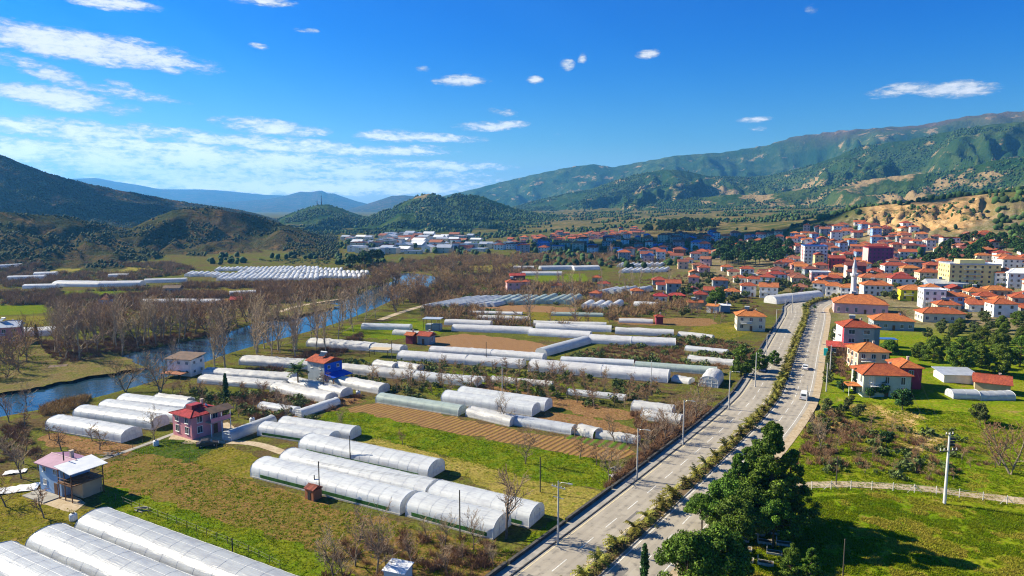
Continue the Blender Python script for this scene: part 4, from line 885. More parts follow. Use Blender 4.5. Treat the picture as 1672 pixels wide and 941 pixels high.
# pink house
t, _, (w, d, H) = house(340, 711, 7.6, 7.0, 2, 58, 'rose', 'crimson', 'pink two-storey house with crimson roof and a dark covered balcony', rt='hip', win='n', pitch=.26, fh=2.3)
mb = MB(); mb.box((2.0, -d / 2 - 1.0, 3.1), (5.0, 2.0, .2)); link('balcony_floor', mb.mesh('balcony_floor', conc), t)
mb = MB(); vs = [(-.6, -d / 2 - 2.4, 5.3), (5.2, -d / 2 - 2.4, 5.3), (5.2, -d / 2, 6.1), (-.6, -d / 2, 6.1)]; mb.add(vs + [(a, b_, c + .12) for a, b_, c in vs], [(3, 2, 1, 0), (4, 5, 6, 7), (0, 1, 5, 4), (1, 2, 6, 5), (2, 3, 7, 6), (3, 0, 4, 7)]); link('balcony_roof', mb.mesh('balcony_roof', ROOF['brown']), t)
posts(t, [(-.4, -d / 2 - 1.9), (2.2, -d / 2 - 1.9), (4.4, -d / 2 - 1.9)], 5.4, framem)
mb = MB(); mb.box((0, 0, 0), (2.6, 2.2, 1.2)); link('roof_turret', mb.mesh('roof_turret', ROOF['crimson']), t, (-.6, .2, H + 1.2))
mb = MB(); mb.box((0, 0, 0), (5, .12, .9)); link('parapet', mb.mesh('parapet', WALL['rose']), t, (2.0, -d / 2 - 1.95, 3.65))
# blue house with red roof in the middle
t, _, (w, d, H) = house(545, 624, 6.6, 7.2, 2, 56, 'deepblue', 'red', 'bright blue house with red roof and a blue awning, one side unplastered grey', rt='gable', win='s', per=3.3, pitch=.3, chim=0)
mb = MB(); mb.box((-w / 2 - .02, 0, H / 2), (.05, d * .998, H)); link('bare_side', mb.mesh('bare_side', WALL['slate']), t)
mb = MB(); vs = [(-3.6, -d / 2 - 4, 2.3), (3.8, -d / 2 - 4, 2.3), (3.8, -d / 2 - .05, 3.0), (-3.6, -d / 2 - .05, 3.0)]; mb.add(vs + [(a, b_, c + .1) for a, b_, c in vs], [(3, 2, 1, 0), (4, 5, 6, 7), (0, 1, 5, 4), (1, 2, 6, 5), (2, 3, 7, 6), (3, 0, 4, 7)]); link('awning', mb.mesh('awning', mat('blue_tarp', (.01,.09,.52), (.01,.06,.42), .8, .6)), t)
posts(t, [(-3.3, -d / 2 - 3.7), (0, -d / 2 - 3.7), (3.4, -d / 2 - 3.7)], 2.35)
# riverside house
t, _, (w, d, H) = house(293, 614, 8.4, 6.0, 2, -14, 'white', 'brown', 'small white house with a flat lean-to roof on the near river bank', rt='shed', win='s', per=2.4, fh=2.6, chim=0)
mb = MB(); mb.box((0, -d / 2 - 2, 1.9), (7.2, 3.6, .16)); link('porch_roof', mb.mesh('porch_roof', ROOF['rust']), t); posts(t, [(-3.3, -d / 2 - 3.5), (3.3, -d / 2 - 3.5)], 1.9)
# shed on posts with pale blue roof
p = P(707, 539); t = thing('open_shed', 'open-sided shed with a pale blue sheet roof on posts', 'shed', p, R(-10)); mb = MB(); mb.box((0, 0, 4.9), (7.6, 5.2, .25)); link('roof', mb.mesh('roof', ROOF['metal']), t); posts(t, [(-3.3, -2.2), (3.3, -2.2), (-3.3, 2.2), (3.3, 2.2), (0, -2.2)], 4.8); mb = MB(); mb.box((.3, .3, 1.25), (6.2, 3.6, 2.5)); link('store_room', mb.mesh('store_room', WALL['slate']), t)
# brown open shed
p = P(622, 582); t = thing('open_shed', 'low open shed with a tan roof leaning beside the broad white greenhouse', 'shed', p, R(-12)); mb = MB(); mb.box((0, 0, 2.6), (7.0, 4.4, .2)); link('roof', mb.mesh('roof', WALL['tan']), t); posts(t, [(-3.2, -1.9), (3.2, -1.9), (-3.2, 1.9), (3.2, 1.9)], 2.55)
# red brick hut
t, _, _ = house(505, 817, 2.1, 1.9, 1, -32, 'brick', 'rust', 'tiny red brick hut beside the long clear greenhouse', rt='gable', name='brick_hut', cat='hut', faces='', chim=0, base=.1, fh=1.75, o=.15); mb = MB(); mb.box((0, -.97, .75), (.7, .05, 1.4)); link('door', mb.mesh('door', dark), t)
t, _, _ = house(643, 956, 3.0, 2.4, 1, -20, 'white', 'white', 'small white-roofed pump shed among the bare bushes at the bottom', rt='shed', name='pump_shed', cat='shed', faces='', chim=0, base=.1, fh=1.7, o=.2)
HL = [  # u, v, width, depth, storeys, yaw, wall, roof, roof type, options, label
 (691,563,5,4.5,1,-25,'slate','red','gable',{},'small grey hut with a red roof at the corner of the brown field'),
 (668,562,3,3,1,-25,'maroon','red','gable',{'faces':''},'tiny red-roofed shed left of the small grey hut'),
 (839,478,8,7,2,8,'pink','red','hip',{},'pink house with dark balcony and red roof among the trees beyond the domes'),
 (846,458,10,6,1,8,'maroon','crimson','gable',{'faces':'f'},'low dark red barn above the pink house beyond the domes'),
 (1100,480,8,8,2,-8,'slate','red','gable',{},'grey house with red gabled roof beside the white tunnel'),
 (1078,494,7,6,1,-14,'white','crimson','hip',{},'white cottage with crimson roof below the grey gabled house'),
 (1105,493,8,5,1,-14,'maroon','crimson','hip',{'faces':'f'},'long low cottage with crimson roof joined beside the white cottage'),
 (1162,511,5,4,1,-30,'white','orange','shed',{'faces':'fl'},'white and orange hut under the big round pine'),
 (1184,510,4.5,3,1,-10,'slate','white','shed',{'faces':''},'small open lean-to with white roof beside the big round pine'),
 (1077,530,3,3,1.0,0,'maroon','red','hip',{'faces':''},'tall narrow red hut in the scrub before the greenhouses'),
 (1135,505,7,4,1,-10,'tan','orange','gable',{'faces':''},'low shed with orange roof left of the big round pine'),
 (1226,541,11,9,2,-12,'cream','orange','hip',{},'cream two-storey house with orange hipped roof left of the road'),
 (1255,487,9.5,9,2,-18,'white','red','gable',{},'white house with gable end and round corners before the arched hall'),
 (1220,453,9,8,2,-14,'white','orange','hip',{},'pale house with orange roof below the dark grove'),
 (1208,462,8,7,1,-14,'white','orange','hip',{},'low white house with orange roof, left of a pair below the grove'),
 (1235,464,11,8,1,-14,'white','orange','hip',{},'low white house with broad orange roof, right of a pair below the grove'),
 (1196,486,8,7,1,-14,'cream','orange','hip',{},'small cream house with orange roof at the edge of the orchard'),
 (1283,441,12,9,2,-16,'white','red','hip',{},'white house with a cluttered red roof in front of the grove'),
 (1268,463,11,8,2,-14,'white','red','hip',{},'white house with red roof and bluish side, second row of the old town'),
 (1306,446,12,9,2,-14,'pink','red','hip',{},'rose house with broad red roof before the white tower block'),
 (1306,462,9,8,1,-10,'cream','rust','hip',{},'low cream house with old rust roof before the tower block'),
 (1340,460,12,9,2,-16,'pink','white','flat',{},'pale pink house with a flat white roof and dark right side'),
 (1331,438,17,17,6,-14,'white','blue','flat',{'per':2.6,'name':'apartment_block','cat':'apartment block','chim':0},'tall white apartment block with bluish side and red stripe down its left face'),
 (1337,441,6.5,7,4,-12,'yellow','red','gable',{'name':'apartment_block','cat':'apartment block'},'narrow yellow apartment house standing against the white tower block'),
 (1368,441,10,9,3,-14,'crimson','red','gable',{},'crimson house with red roof right of the tower block'),
 (1398,455,12,10,3,-14,'maroon','rust','gable',{},'maroon and white three-storey house behind the minaret'),
 (1437,435,18,15,5,-12,'purple','crimson','flat',{'per':2.7,'name':'apartment_block','cat':'apartment block'},'purple and pink apartment block above the mosque quarter'),
 (1340,480,9,8,2,-24,'white','orange','hip',{},'white row house with orange roof, first of three stepping down to the minaret'),
 (1362,485,9,8,2,-24,'white','orange','hip',{},'white row house with orange roof, middle of three stepping down to the minaret'),
 (1386,488,9,8,2,-24,'white','orange','hip',{},'white row house with orange roof, next to the minaret'),
 (1433,483,15,10,2,-14,'white','orange','hip',{},'white house with wide orange hipped roof right behind the mosque'),
 (1434,469,20,10,2,-8,'cream','red','hip',{},'long house with broad red roof behind the minaret, left wing'),
 (1475,471,14,10,2,-8,'white','red','hip',{},'long house with broad red roof behind the minaret, right wing'),
 (1465,447,17,9,2,-8,'white','red','hip',{},'white house under a long red roof below the purple block'),
 (1519,460,13,9,2,-10,'cream','orange','hip',{},'cream house with orange roof left of the yellow apartment block'),
 (1490,492,11.5,10,2,-20,'lemon','orange','hip',{},'bright yellow house with orange hipped roof'),
 (1525,504,10,9,3,-14,'white','white','flat',{'chim':0},'tall white house with roof terrace right of the bright yellow house'),
 (1553,504,11,9,2,-14,'skyblue','red','hip',{'win':'w'},'bluish white house with red roof joined to the white terrace house'),
 (1549,509,10,8,1,-14,'cream','orange','hip',{},'small house with tangled orange roofs below the terrace house'),
 (1541,527,17,9,1.0,-10,'cream','orange','hip',{'fh':3.6},'long grey-white house with wide orange roof above the green slope'),
 (1459,540,15,10,1,-16,'slate','orange','hip',{'fh':3.6},'blue-grey house with broad orange roof above the dark pines'),
 (1603,510,11,9,1,-24,'white','red','gable',{'fh':3.2},'white gabled house at the top of the green slope'),
 (1600,486,11,9,1,-14,'cream','orange','hip',{},'low house with orange roof below the yellow apartment block'),
 (1631,483,13,9,1,-10,'tan','orange','hip',{},'low tan house with long orange roof near the right edge'),
 (1613,494,10,8,1,-18,'peach','orange','hip',{},'peach house with faded orange roof above the white gabled house'),
 (1590,471,27,17,5,-12,'yellow','metal','flat',{'per':3.4,'name':'apartment_block','cat':'apartment block'},'big yellow five-storey apartment block with recessed balconies'),
 (1643,470,12,11,3,-16,'white','red','hip',{},'white three-storey house with bluish balconies right of the yellow block'),
 (1668,471,14,11,3,-16,'white','white','hip',{},'white three-storey house cut by the right edge'),
 (1548,473,21,10,1,-8,'skyblue','metal','gable',{'fh':3.4,'faces':'f'},'long shed with pale metal roof in front of the yellow block'),
 (1483,423,12,9,2,-20,'white','orange','gable',{},'white house with bright orange roof right of the purple block'),
 (1478,452,4,4,1,0,'white','red','hip',{'faces':''},'x'),
 (1493,441,13,9,2,-14,'slate','rust','hip',{},'grey house with rust roof beside the purple block'),
 (1530,447,14,9,2,-16,'brick','red','hip',{},'brick-coloured house with red roof left behind the yellow block'),
 (1553,405,13,10,3,-14,'white','red','flat',{},'white and red villa with roof terrace on the wooded hillside'),
 (1540,412,10,8,1,-14,'white','orange','hip',{},'white cottage beside the villa on the wooded hillside'),
 (1596,405,12,9,1,-20,'white','orange','gable',{},'white house with long orange roof among the hillside trees'),
 (1655,402,17,10,1,-10,'peach','orange','hip',{},'low peach house with orange roof on the hillside at the right edge'),
 (1656,437,14,10,2,-14,'white','red','hip',{},'white house with red roof and blue tank above the right edge balconies'),
 (1612,420,9,8,2,-14,'crimson','red','hip',{},'crimson house among the dark hillside trees'),
 (1620,640,8,7,1,-32,'tan','red','gable',{'fh':2.6,'faces':''},'low barn with red sheet roof behind the torn bluish tunnel'),
 (1568,626,9,6,1,-6,'white','metal','shed',{'fh':2.3,'faces':'','chim':0},'low shed with a pale metal roof left of the red barn'),
 (265,0,1,1,1,0,'white','red','hip',{},'x'),
 (170,500,5,5,1,10,'skyblue','red','hip',{'pitch':1.0,'chim':0},'small kiosk with a pointed red roof across the river'),
 (8,562,9,8,2,24,'rose','metal','gable',{},'rose and blue house at the left edge across the river'),
 (92,612,4,3,1,20,'grey','brown','shed',{'faces':'','chim':0,'fh':2.0},'grey lean-to on the far river bank'),
 (385,500,6,5,1,0,'brick','crimson','gable',{'faces':'f'},'small dark cabin with red roof beyond the river woods'),
 (280,480,9,6,1,5,'slate','brown','gable',{},'dark house beyond the white greenhouse across the river'),
 (1425,606,9,9,2,-6,'peach','orange','hip',{},'peach house with orange roof half hidden by the umbrella pine'),
 (1486,636,5.5,9,2,-8,'crimson','orange','hip',{'faces':'f'},'crimson wing with orange roof beside the pale green house'),
 (1447,648,11.8,9,2,-8,'palegreen','orange','hip',{'win':'t'},'pale green two-storey house with large orange hipped roof by the lawn'),
]
for (u, v, w, d, st, yaw, wl, rf, rt, op, lab) in HL:
    if lab == 'x': continue
    op = dict(op); st = max(1, int(st)); near = v > 500
    t, zt, (w_, d_3, H) = house(u, v, w, d, st, yaw, wl, rf, lab, rt=rt, detail=1 if near else 0, **op)
    if 'recessed balconies' in lab:
        for k in range(1, 5): balcony(t, -1.5, -d_3 / 2, .35 + k * 2.85, 9)
        mb = MB(); mb.box((0, 0, H + 1.5), (w_ * .5, d_3 * .5, 2.4)); link('roof_room', mb.mesh('roof_room', WALL['yellow']), t)
    elif v > 430 and st >= 2 and w > 8 and len(lab) % 2: balcony(t, -w_ * .18, -d_3 / 2, 3.25, min(4.2, w_ * .45))
    if 'red stripe' in lab: mb = MB(); mb.box((-w_ / 2 - .03, .0, H / 2), (.08, 3.0, H * .96)); link('stripe', mb.mesh('stripe', WALL['crimson']), t)
    if 'purple and pink' in lab: mb = MB(); mb.box((-w_ / 2 - .03, 0, H / 2), (.06, d_3 * .998, H * .998)); link('facade', mb.mesh('facade', WALL['pink']), t)
    if 'maroon and white' in lab: mb = MB(); mb.box((-w_ / 2 - .03, 0, H / 2), (.06, d_3 * .998, H * .998)); link('facade', mb.mesh('facade', WALL['white']), t)
    if 'bluish balconies' in lab:
        for k in (1, 2): balcony(t, 0, -d_3 / 2, .35 + k * 2.85, 10)
    if 'large orange hipped' in lab:
        mb = MB(); mb.box((-w_ / 2 - 1.8, -1.5, 2.75), (3.4, 5, .2)); link('porch_roof', mb.mesh('porch_roof', ROOF['orange']), t)
        posts(t, [(-w_ / 2 - 3.2, -3.6), (-w_ / 2 - 3.2, .6)], 2.7, framem); mb = MB(); mb.box((-w_ / 2 + 1.6, -d_3 / 2 - .03, H / 2), (2.8, .06, H * .99)); link('facade', mb.mesh('facade', WALL['cream']), t)
# grey apartment house by the road
t, zt, (w, d, H) = house(1401, 578, 9.6, 9.5, 3, -10, 'grey', 'orange', 'grey three-storey apartment house with orange roof, red and white left side by the road', rt='hip', name='apartment_block', cat='apartment block', win='w', per=3.6, fh=3.0, detail=1)
mb = MB(); mb.box((-w / 2 - .04, 0, H / 2), (.08, d * .998, H * .998)); link('facade', mb.mesh('facade', WALL['white']), t); mb = MB(); mb.box((-w / 2 - .09, -d / 2 + 1.0, H / 2), (.06, 1.9, H * .99)); link('stripe', mb.mesh('stripe', WALL['crimson']), t)
for k in (1, 2): balcony(t, -w / 2 - .1, .8, .35 + k * 3.0, 5.0, 1.2, -math.pi / 2)
mb = MB(); mb.box((w / 2 + 1.5, 2.0, H / 2 - .3), (3.0, 6.0, H - .6)); link('side_wing', mb.mesh('side_wing', WALL['slate']), t); mb = MB(); mb.box((w / 2 + 1.6, 2.0, H - .45), (3.6, 6.8, .25)); link('wing_roof', mb.mesh('wing_roof', ROOF['orange']), t)
t, _, _ = house(1372, 582, 8, 5.5, 1, -24, 'brick', 'crimson', 'low roadside shop with crimson roof in front of the grey apartment house', rt='shed', faces='f', chim=0)
mb = MB(); mb.box((-4.6, -3.3, 1.25), (1.2, 1.0, 2.5)); link('sign_box', mb.mesh('sign_box', mat('turquoise', (.02, .55, .52), rough=.6)), t)
p = P(1447, 566); t = thing('carport', 'blue sheet canopy on posts below the blue-grey house', 'carport', p, R(-10)); mb = MB(); mb.box((0, 0, 2.9), (6.4, 4, .14)); link('roof', mb.mesh('roof', ROOF['blue']), t); posts(t, [(-3, -1.8), (3, -1.8), (-3, 1.8), (3, 1.8)], 2.85)
# mosque and minaret
t, zt, (w, d, H) = house(1405, 513, 23, 16, 1, -22, 'pink', 'orange', 'pale pink mosque hall with a large orange hipped roof', rt='hip', name='mosque', cat='mosque', win='t', per=3.6, fh=4.4, pitch=.44, doors=1)
p = P(1400, 504) + Vector((2.0, 9.0, 0)); t = thing('minaret', 'slender white minaret with pointed cap behind the mosque hall', 'minaret', p)
ws = plaster('minaret', (.74,.75,.77)); mb = MB(); mb.lathe([(1.75, -.5), (1.75, 6.5), (1.35, 8.0), (1.3, 15.2), (1.35, 15.4)], 16); link('shaft', mb.mesh('shaft', ws, True), t)
mb = MB(); mb.lathe([(1.3, 15.0), (1.95, 15.9), (2.0, 16.9), (1.85, 16.9), (1.85, 16.1), (.9, 16.1)], 16); link('balcony', mb.mesh('balcony', ws), t)
mb = MB(); mb.lathe([(1.05, 16.1), (1.0, 19.6), (1.15, 19.8)], 16); link('upper_shaft', mb.mesh('upper_shaft', ws, True), t)
mb = MB(); mb.lathe([(1.2, 19.75), (.75, 21.8), (.1, 24.6), (.05, 25.6), (0, 25.7)], 16); link('spire', mb.mesh('spire', mat('lead_cap', (.34,.37,.42), rough=.5, metal=.3), True), t)
# the rest of the old town and the shaded quarter beyond, house by house
CNAME = {'white': 'white', 'cream': 'cream', 'pink': 'pink', 'peach': 'peach', 'slate': 'blue-grey', 'brick': 'brick-red', 'grey': 'grey', 'yellow': 'yellow', 'skyblue': 'pale blue', 'maroon': 'dark red', 'deepblue': 'bright blue', 'blue': 'blue', 'tan': 'tan'}
FAR = []
def fill(pts, n, md, walls, roofs, where, st=(1, 3), sz=(6.5, 10.5), rts=('hip', 'hip', 'gable'), yaw=(-26, -4), cat='house', name='house', faces='fl', per=3.4, many=False):
    def av(x, y):
        b_ = np.zeros(np.shape(x), bool)
        for (px, py, r_) in PLACED: b_ |= np.hypot(x - px, y - py) < r_ * .5 + 6.0
        for (cx, cy, ux, uy, L, w) in GHB:
            dx, dy = x - cx, y - cy; b_ |= (np.abs(dx * ux + dy * uy) < L / 2 + 6) & (np.abs(-dx * uy + dy * ux) < w / 2 + 6)
        b_ |= seg_dist(x, y, ROAD) < 15
        return b_
    for q in sample_poly(pts, n, md, av):
        wl = random.choice(walls); rf = random.choice(roofs); w = random.uniform(*sz); d = random.uniform(sz[0], sz[1] * .9); s = random.randint(*st)
        if many: FAR.append((q[0], q[1], w, d, s, R(random.uniform(*yaw)), wl, rf, random.choice(rts))); PLACED.append((q[0], q[1], max(w, d))); continue
        house(0, 0, w, d, s, random.uniform(*yaw), wl, rf, f'{CNAME[wl]} {cat} with {"bluish sheet" if rf == "blue" else "pale metal" if rf == "metal" else "white" if rf == "white" else "reddish"} roof {where}', rt=random.choice(rts), group=f'{CNAME[wl]} {cat}s {where}, {"red" if rf in ("red","orange","rust","crimson") else rf} roof', detail=0, faces=faces, pos=(q[0], q[1], 0), per=per, cat=cat, name=name)
wp = ['white', 'white', 'cream', 'cream', 'peach', 'pink', 'slate', 'tan', 'grey']; rp = ['red', 'rust', 'orange', 'rust']
fill([(1240,452),(1290,430),(1380,420),(1480,425),(1560,440),(1560,480),(1500,490),(1420,478),(1340,476),(1260,480)], 46, 8.0, wp, ['red', 'orange', 'rust', 'rust'], 'in the tiled old town around the minaret', st=(1, 2), faces='flr', per=3.2)
fill([(1560,480),(1690,470),(1690,515),(1590,520)], 10, 12, wp, ['orange', 'red'], 'on the terraces at the top of the green slope', st=(1, 2), faces='flr')
fill([(1270,420),(1300,385),(1420,372),(1500,388),(1520,410),(1480,430),(1380,424)], 84, 10, wp + ['slate', 'skyblue'], rp, 'on the slope below the eroded bluff', st=(1, 3))
fill([(1500,395),(1640,385),(1690,400),(1690,440),(1560,432)], 26, 13, wp, rp, 'scattered among the hillside trees', st=(1, 2))
fill([(1000,428),(1040,392),(1160,384),(1290,386),(1280,402),(1180,412),(1130,428)], 86, 12, wp + ['slate', 'slate', 'skyblue', 'brick'], rp + ['blue'], 'in the shaded quarter beyond the dark grove', st=(1, 3), sz=(8, 12), many=True)
fill([(1090,440),(1140,420),(1180,420),(1150,452)], 6, 12, wp, rp, 'at the lower edge of the shaded quarter', st=(1, 2))
fill([(800,409),(870,400),(1000,393),(1030,398),(1010,412),(860,416)], 28, 18, ['slate', 'blue', 'grey', 'skyblue', 'white', 'maroon', 'cream'], ['red', 'red', 'blue', 'rust'], 'of the shaded row across the valley', st=(2, 3), sz=(9, 14), rts=('hip', 'flat'), cat='apartment block', name='apartment_block', per=3.6)
fill([(880,392),(1010,380),(1050,386),(1000,394),(890,400)], 30, 18, wp, rp, 'on the low rise behind the shaded row', st=(1, 2), sz=(8, 12), many=True)
fill([(1040,470),(1190,440),(1270,470),(1230,500),(1080,500)], 11, 20, wp, ['orange', 'rust', 'red'], 'scattered in the orchards west of the old town', st=(1, 2), sz=(6, 9))
fill([(800,468),(1050,455),(1150,480),(1000,500)], 8, 22, wp, ['orange', 'rust', 'red'], 'alone among the far green plots', st=(1, 1), sz=(5, 8))
fill([(780,400),(860,388),(1040,376),(1060,384),(900,396)], 30, 16, wp, rp, 'along the foot of the tilted plain', st=(1, 2), sz=(7, 12), many=True)
fill([(560,392),(640,384),(780,388),(800,402),(800,402),(830,396),(830,410),(640,420),(580,415)], 105, 15, ['white', 'cream', 'white', 'grey'], ['white', 'white', 'metal', 'rust'], 'on the industrial flats at the valley end', st=(1, 2), sz=(8, 19), rts=('flat', 'gable'), cat='hall', name='industrial_hall', faces='f', per=9)
fill([(1330,374),(1400,366),(1490,368),(1500,380),(1380,384)], 14, 14, ['white', 'cream', 'white'], ['orange', 'red'], 'at the foot of the sandy cliff', st=(1, 2))

# past the three hundred houses that show largest: the far quarter as one mass
keys = sorted({k[6] for k in FAR}) + sorted({k[7] for k in FAR}); slots = {k: i for i, k in enumerate(keys)}; gi = len(keys); mb = MB()
for (x, y, w, d, s_, ry, wl, rf, rt) in FAR:
    z = hz(x, y); H = .4 + 2.85 * s_; ca, sa = math.cos(ry), math.sin(ry); T = lambda p: (x + p[0] * ca - p[1] * sa, y + p[0] * sa + p[1] * ca, z + p[2])
    b_ = MB(); b_.box((0, 0, H / 2 - 1), (w, d, H + 2)); mb.add([T(p) for p in b_.v], b_.f, slots[wl])
    rm, _z = roof_mesh(rt, w, d, H, ROOF[rf]); mb.add([T(v.co) for v in rm.vertices], [tuple(p.vertices) for p in rm.polygons], slots[rf]); bpy.data.meshes.remove(rm)
    for k in range(s_):
        n = max(2, int(w / 3.2))
        for i in range(n): b_ = MB(); b_.box(((i - (n - 1) / 2) * w / n, -d / 2, 1.95 + k * 2.85), (1.1, .1, 1.3)); mb.add([T(p) for p in b_.v], b_.f, gi)
        for i in range(2): b_ = MB(); b_.box((-w / 2, (i - .5) * d / 2, 1.95 + k * 2.85), (.1, 1.1, 1.3)); mb.add([T(p) for p in b_.v], b_.f, gi)
tag(link('distant_houses', mb.mesh('distant_houses', [WALL[k] for k in keys if k in WALL and k in {q[6] for q in FAR}] + [ROOF[k] for k in sorted({q[7] for q in FAR})] + [glass])), 'many small red-roofed houses of the far shaded quarter', 'houses', kind='stuff')
# ------------------------------------------------------------------ trees and plants
def limb(V, F, pts, rad, n=3):
    o = len(V)
    for i, p in enumerate(pts):
        d = (pts[min(i + 1, len(pts) - 1)] - pts[max(i - 1, 0)]); d = d / (np.linalg.norm(d) + 1e-9)
        a = np.cross(d, [0, 0, 1.0]) if abs(d[2]) < .95 else np.cross(d, [1.0, 0, 0]); a /= np.linalg.norm(a); b_ = np.cross(d, a)
        for k in range(n): w = 2 * math.pi * k / n; V.append(p + (a * math.cos(w) + b_ * math.sin(w)) * rad[i])
    for i in range(len(pts) - 1):
        for k in range(n): q = (k + 1) % n; F.append((o + i * n + k, o + i * n + q, o + (i + 1) * n + q, o + (i + 1) * n + k))
def bare_tree(seed, h=12.0, up=.7, spread=.5, levels=4, kids=(9, 6, 5, 4), r0=.2, clear=.22, stems=1, twig=.026):
    r = np.random.default_rng(seed); V0, F0, V1, F1 = [], [], [], []
    def grow(p, d, L, rad, lev):
        n = 5 if lev == 0 else 4 if lev == 1 else 3; pts = [p]; q = p
        for i in range(1, n + 1):
            d = d + r.normal(0, .10 if lev == 0 else .20, 3) + np.array([0, 0, .10 * up if lev else .05]); d /= np.linalg.norm(d); q = q + d * L / n; pts.append(q)
        rr = [max(rad * (1 - .72 * i / n), twig) for i in range(n + 1)]
        tgt = (V0, F0) if lev <= 1 else (V1, F1); limb(*tgt, pts, rr, 6 if lev == 0 else 4 if lev == 1 else 3)
        if lev + 1 < levels:
            for k in range(kids[lev]):
                f = (clear + (1 - clear) * (k + r.random()) / kids[lev]) if lev == 0 else .15 + .85 * (k + r.random()) / kids[lev]
                x = f * n; i = min(int(x), n - 1); b_ = pts[i] + (pts[i + 1] - pts[i]) * (x - i); w = r.random() * 2 * math.pi
                side = np.array([math.cos(w), math.sin(w), 0]); dn = d * up + side * spread * (1.25 - .4 * f) + np.array([0, 0, .15 * up]); dn /= np.linalg.norm(dn)
                grow(b_, dn, L * r.uniform(.42, .62) * (1.05 - .35 * f if lev == 0 else 1), rr[i] * .62, lev + 1)
    for s in range(stems):
        w = r.random() * 6.28; d0 = np.array([math.cos(w) * .35, math.sin(w) * .35, 1]) if stems > 1 else np.array([0, 0, 1.0])
        grow(np.array([0, 0, -.2]), d0 / np.linalg.norm(d0), h * (.8 if levels > 2 else 1) * r.uniform(.9, 1), r0, 0)
    return (np.array(V0), np.array(F0)), (np.array(V1), np.array(F1))
def leaf_cards(C, rad, n, size, r, flat=.75, shape=1):
    """small bent leaf-clump faces spread through balls at centres C"""
    k = rng.integers(0, len(C), n) if len(C) > 1 else np.zeros(n, int)
    d = r.normal(0, 1, (n, 3)); d /= np.linalg.norm(d, axis=1)[:, None]; q = C[k] + d * (rad[k] * r.random(n) ** .42)[:, None] * np.array([1, 1, flat])
    a = r.normal(0, 1, (n, 3)) + d * .2; a /= np.linalg.norm(a, axis=1)[:, None]; b_ = np.cross(a, d + r.normal(0, .35, (n, 3))); b_ /= np.linalg.norm(b_, axis=1)[:, None]
    s = size * r.uniform(.6, 1.35, n)[:, None]
    V = np.stack([q - a * s, q - b_ * s * .55, q + a * s, q + b_ * s * .55], 1).reshape(-1, 3); return V, np.arange(4 * n).reshape(-1, 4)
def conifer(seed, h, form, n=5200, size=.28):
    r = np.random.default_rng(seed); C, rad, V0, F0 = [], [], [], []
    limb(V0, F0, [np.array([0, 0, -.3]), np.array([r.normal(0, .1), r.normal(0, .1), h * .5]), np.array([r.normal(0, .2), r.normal(0, .2), h * .93])], [h * .022, h * .016, .05], 7)
    if form == 'stone':                                   # rounded umbrella-like pine
        for i in range(58):
            w = r.random() * 6.28; f = r.random() ** .55; z = h * (.50 + .42 * (1 - f ** 2.2) * r.uniform(.75, 1.05)) ; q = np.array([math.cos(w) * f * h * .40, math.sin(w) * f * h * .40, z - h * .06 * f]); C.append(q); rad.append(h * r.uniform(.075, .13))
            if i % 3 == 0: limb(V0, F0, [np.array([0, 0, h * .34 + r.random() * h * .2]), q * .6 + np.array([0, 0, h * .2]), q], [h * .011, h * .007, .03], 4)
    elif form == 'tall':                                  # irregular layered conifer
        for i in range(140):
            f = r.random() ** .85; z = h * (.14 + .84 * f); R_ = h * .30 * (1 - f) ** .7 * (1 + .35 * math.sin(f * 23 + seed)) + .25; w = r.random() * 6.28; q = np.array([math.cos(w) * R_ * r.uniform(.45, 1), math.sin(w) * R_ * r.uniform(.45, 1), z]); C.append(q); rad.append(h * .058 * (1.2 - .75 * f) * r.uniform(.7, 1.3))
            if i % 3 == 0: limb(V0, F0, [np.array([0, 0, z - .1 * h * (1 - f)]), q], [h * .008, .03], 4)
    elif form == 'bushy':                                 # crown reaching nearly to the ground
        for i in range(64):
            w = r.random() * 6.28; f = r.random(); z = h * (.14 + .80 * f); R_ = h * .40 * (math.sin(math.pi * min(1, f * .86 + .16)) ** .6) * r.uniform(.45, 1.0); q = np.array([math.cos(w) * R_, math.sin(w) * R_, z]); C.append(q); rad.append(h * r.uniform(.08, .135))
            if i % 4 == 0: limb(V0, F0, [np.array([0, 0, z - .15 * h]), q], [h * .01, .03], 4)
    elif form == 'cypress':
        for i in range(80): f = (i + r.random()) / 80; z = h * (.06 + .92 * f); w = r.random() * 6.28; R_ = h * .085 * math.sin(math.pi * (f * .82 + .14)); C.append(np.array([math.cos(w) * R_ * .7, math.sin(w) * R_ * .7, z])); rad.append(h * .07 * (1.1 - .6 * f))
    else:                                                 # low round broadleaf / olive
        for i in range(30):
            d = r.normal(0, 1, 3); d /= np.linalg.norm(d); q = np.array([d[0] * h * .36, d[1] * h * .36, h * .58 + d[2] * h * .28]) * r.uniform(.75, 1.02); C.append(q); rad.append(h * r.uniform(.10, .17))
            if i % 4 == 0: limb(V0, F0, [np.array([0, 0, h * .2]), q], [h * .02, .03], 4)
    V, F = leaf_cards(np.array(C), np.array(rad), n, size, r)
    return (np.array(V0), np.array(F0)), (V, F)
bark = mat('grey_bark', (.20, .165, .125), (.13, .105, .08), 3, .95, rand=.18); bark_p = mat('pale_bark', (.42, .345, .25), (.31, .25, .18), 3, .95, rand=.12); bark_d = mat('dark_bark', (.10, .07, .05), (.06, .045, .03), 3, .95)
twig_b = mat('brown_twigs', (.27, .165, .085), rough=.95, rand=.2, island=.25); twig_g = mat('grey_twigs', (.33, .24, .16), rough=.95, rand=.2, island=.25); twig_r = mat('reddish_twigs', (.22, .115, .075), rough=.95, rand=.2, island=.2)
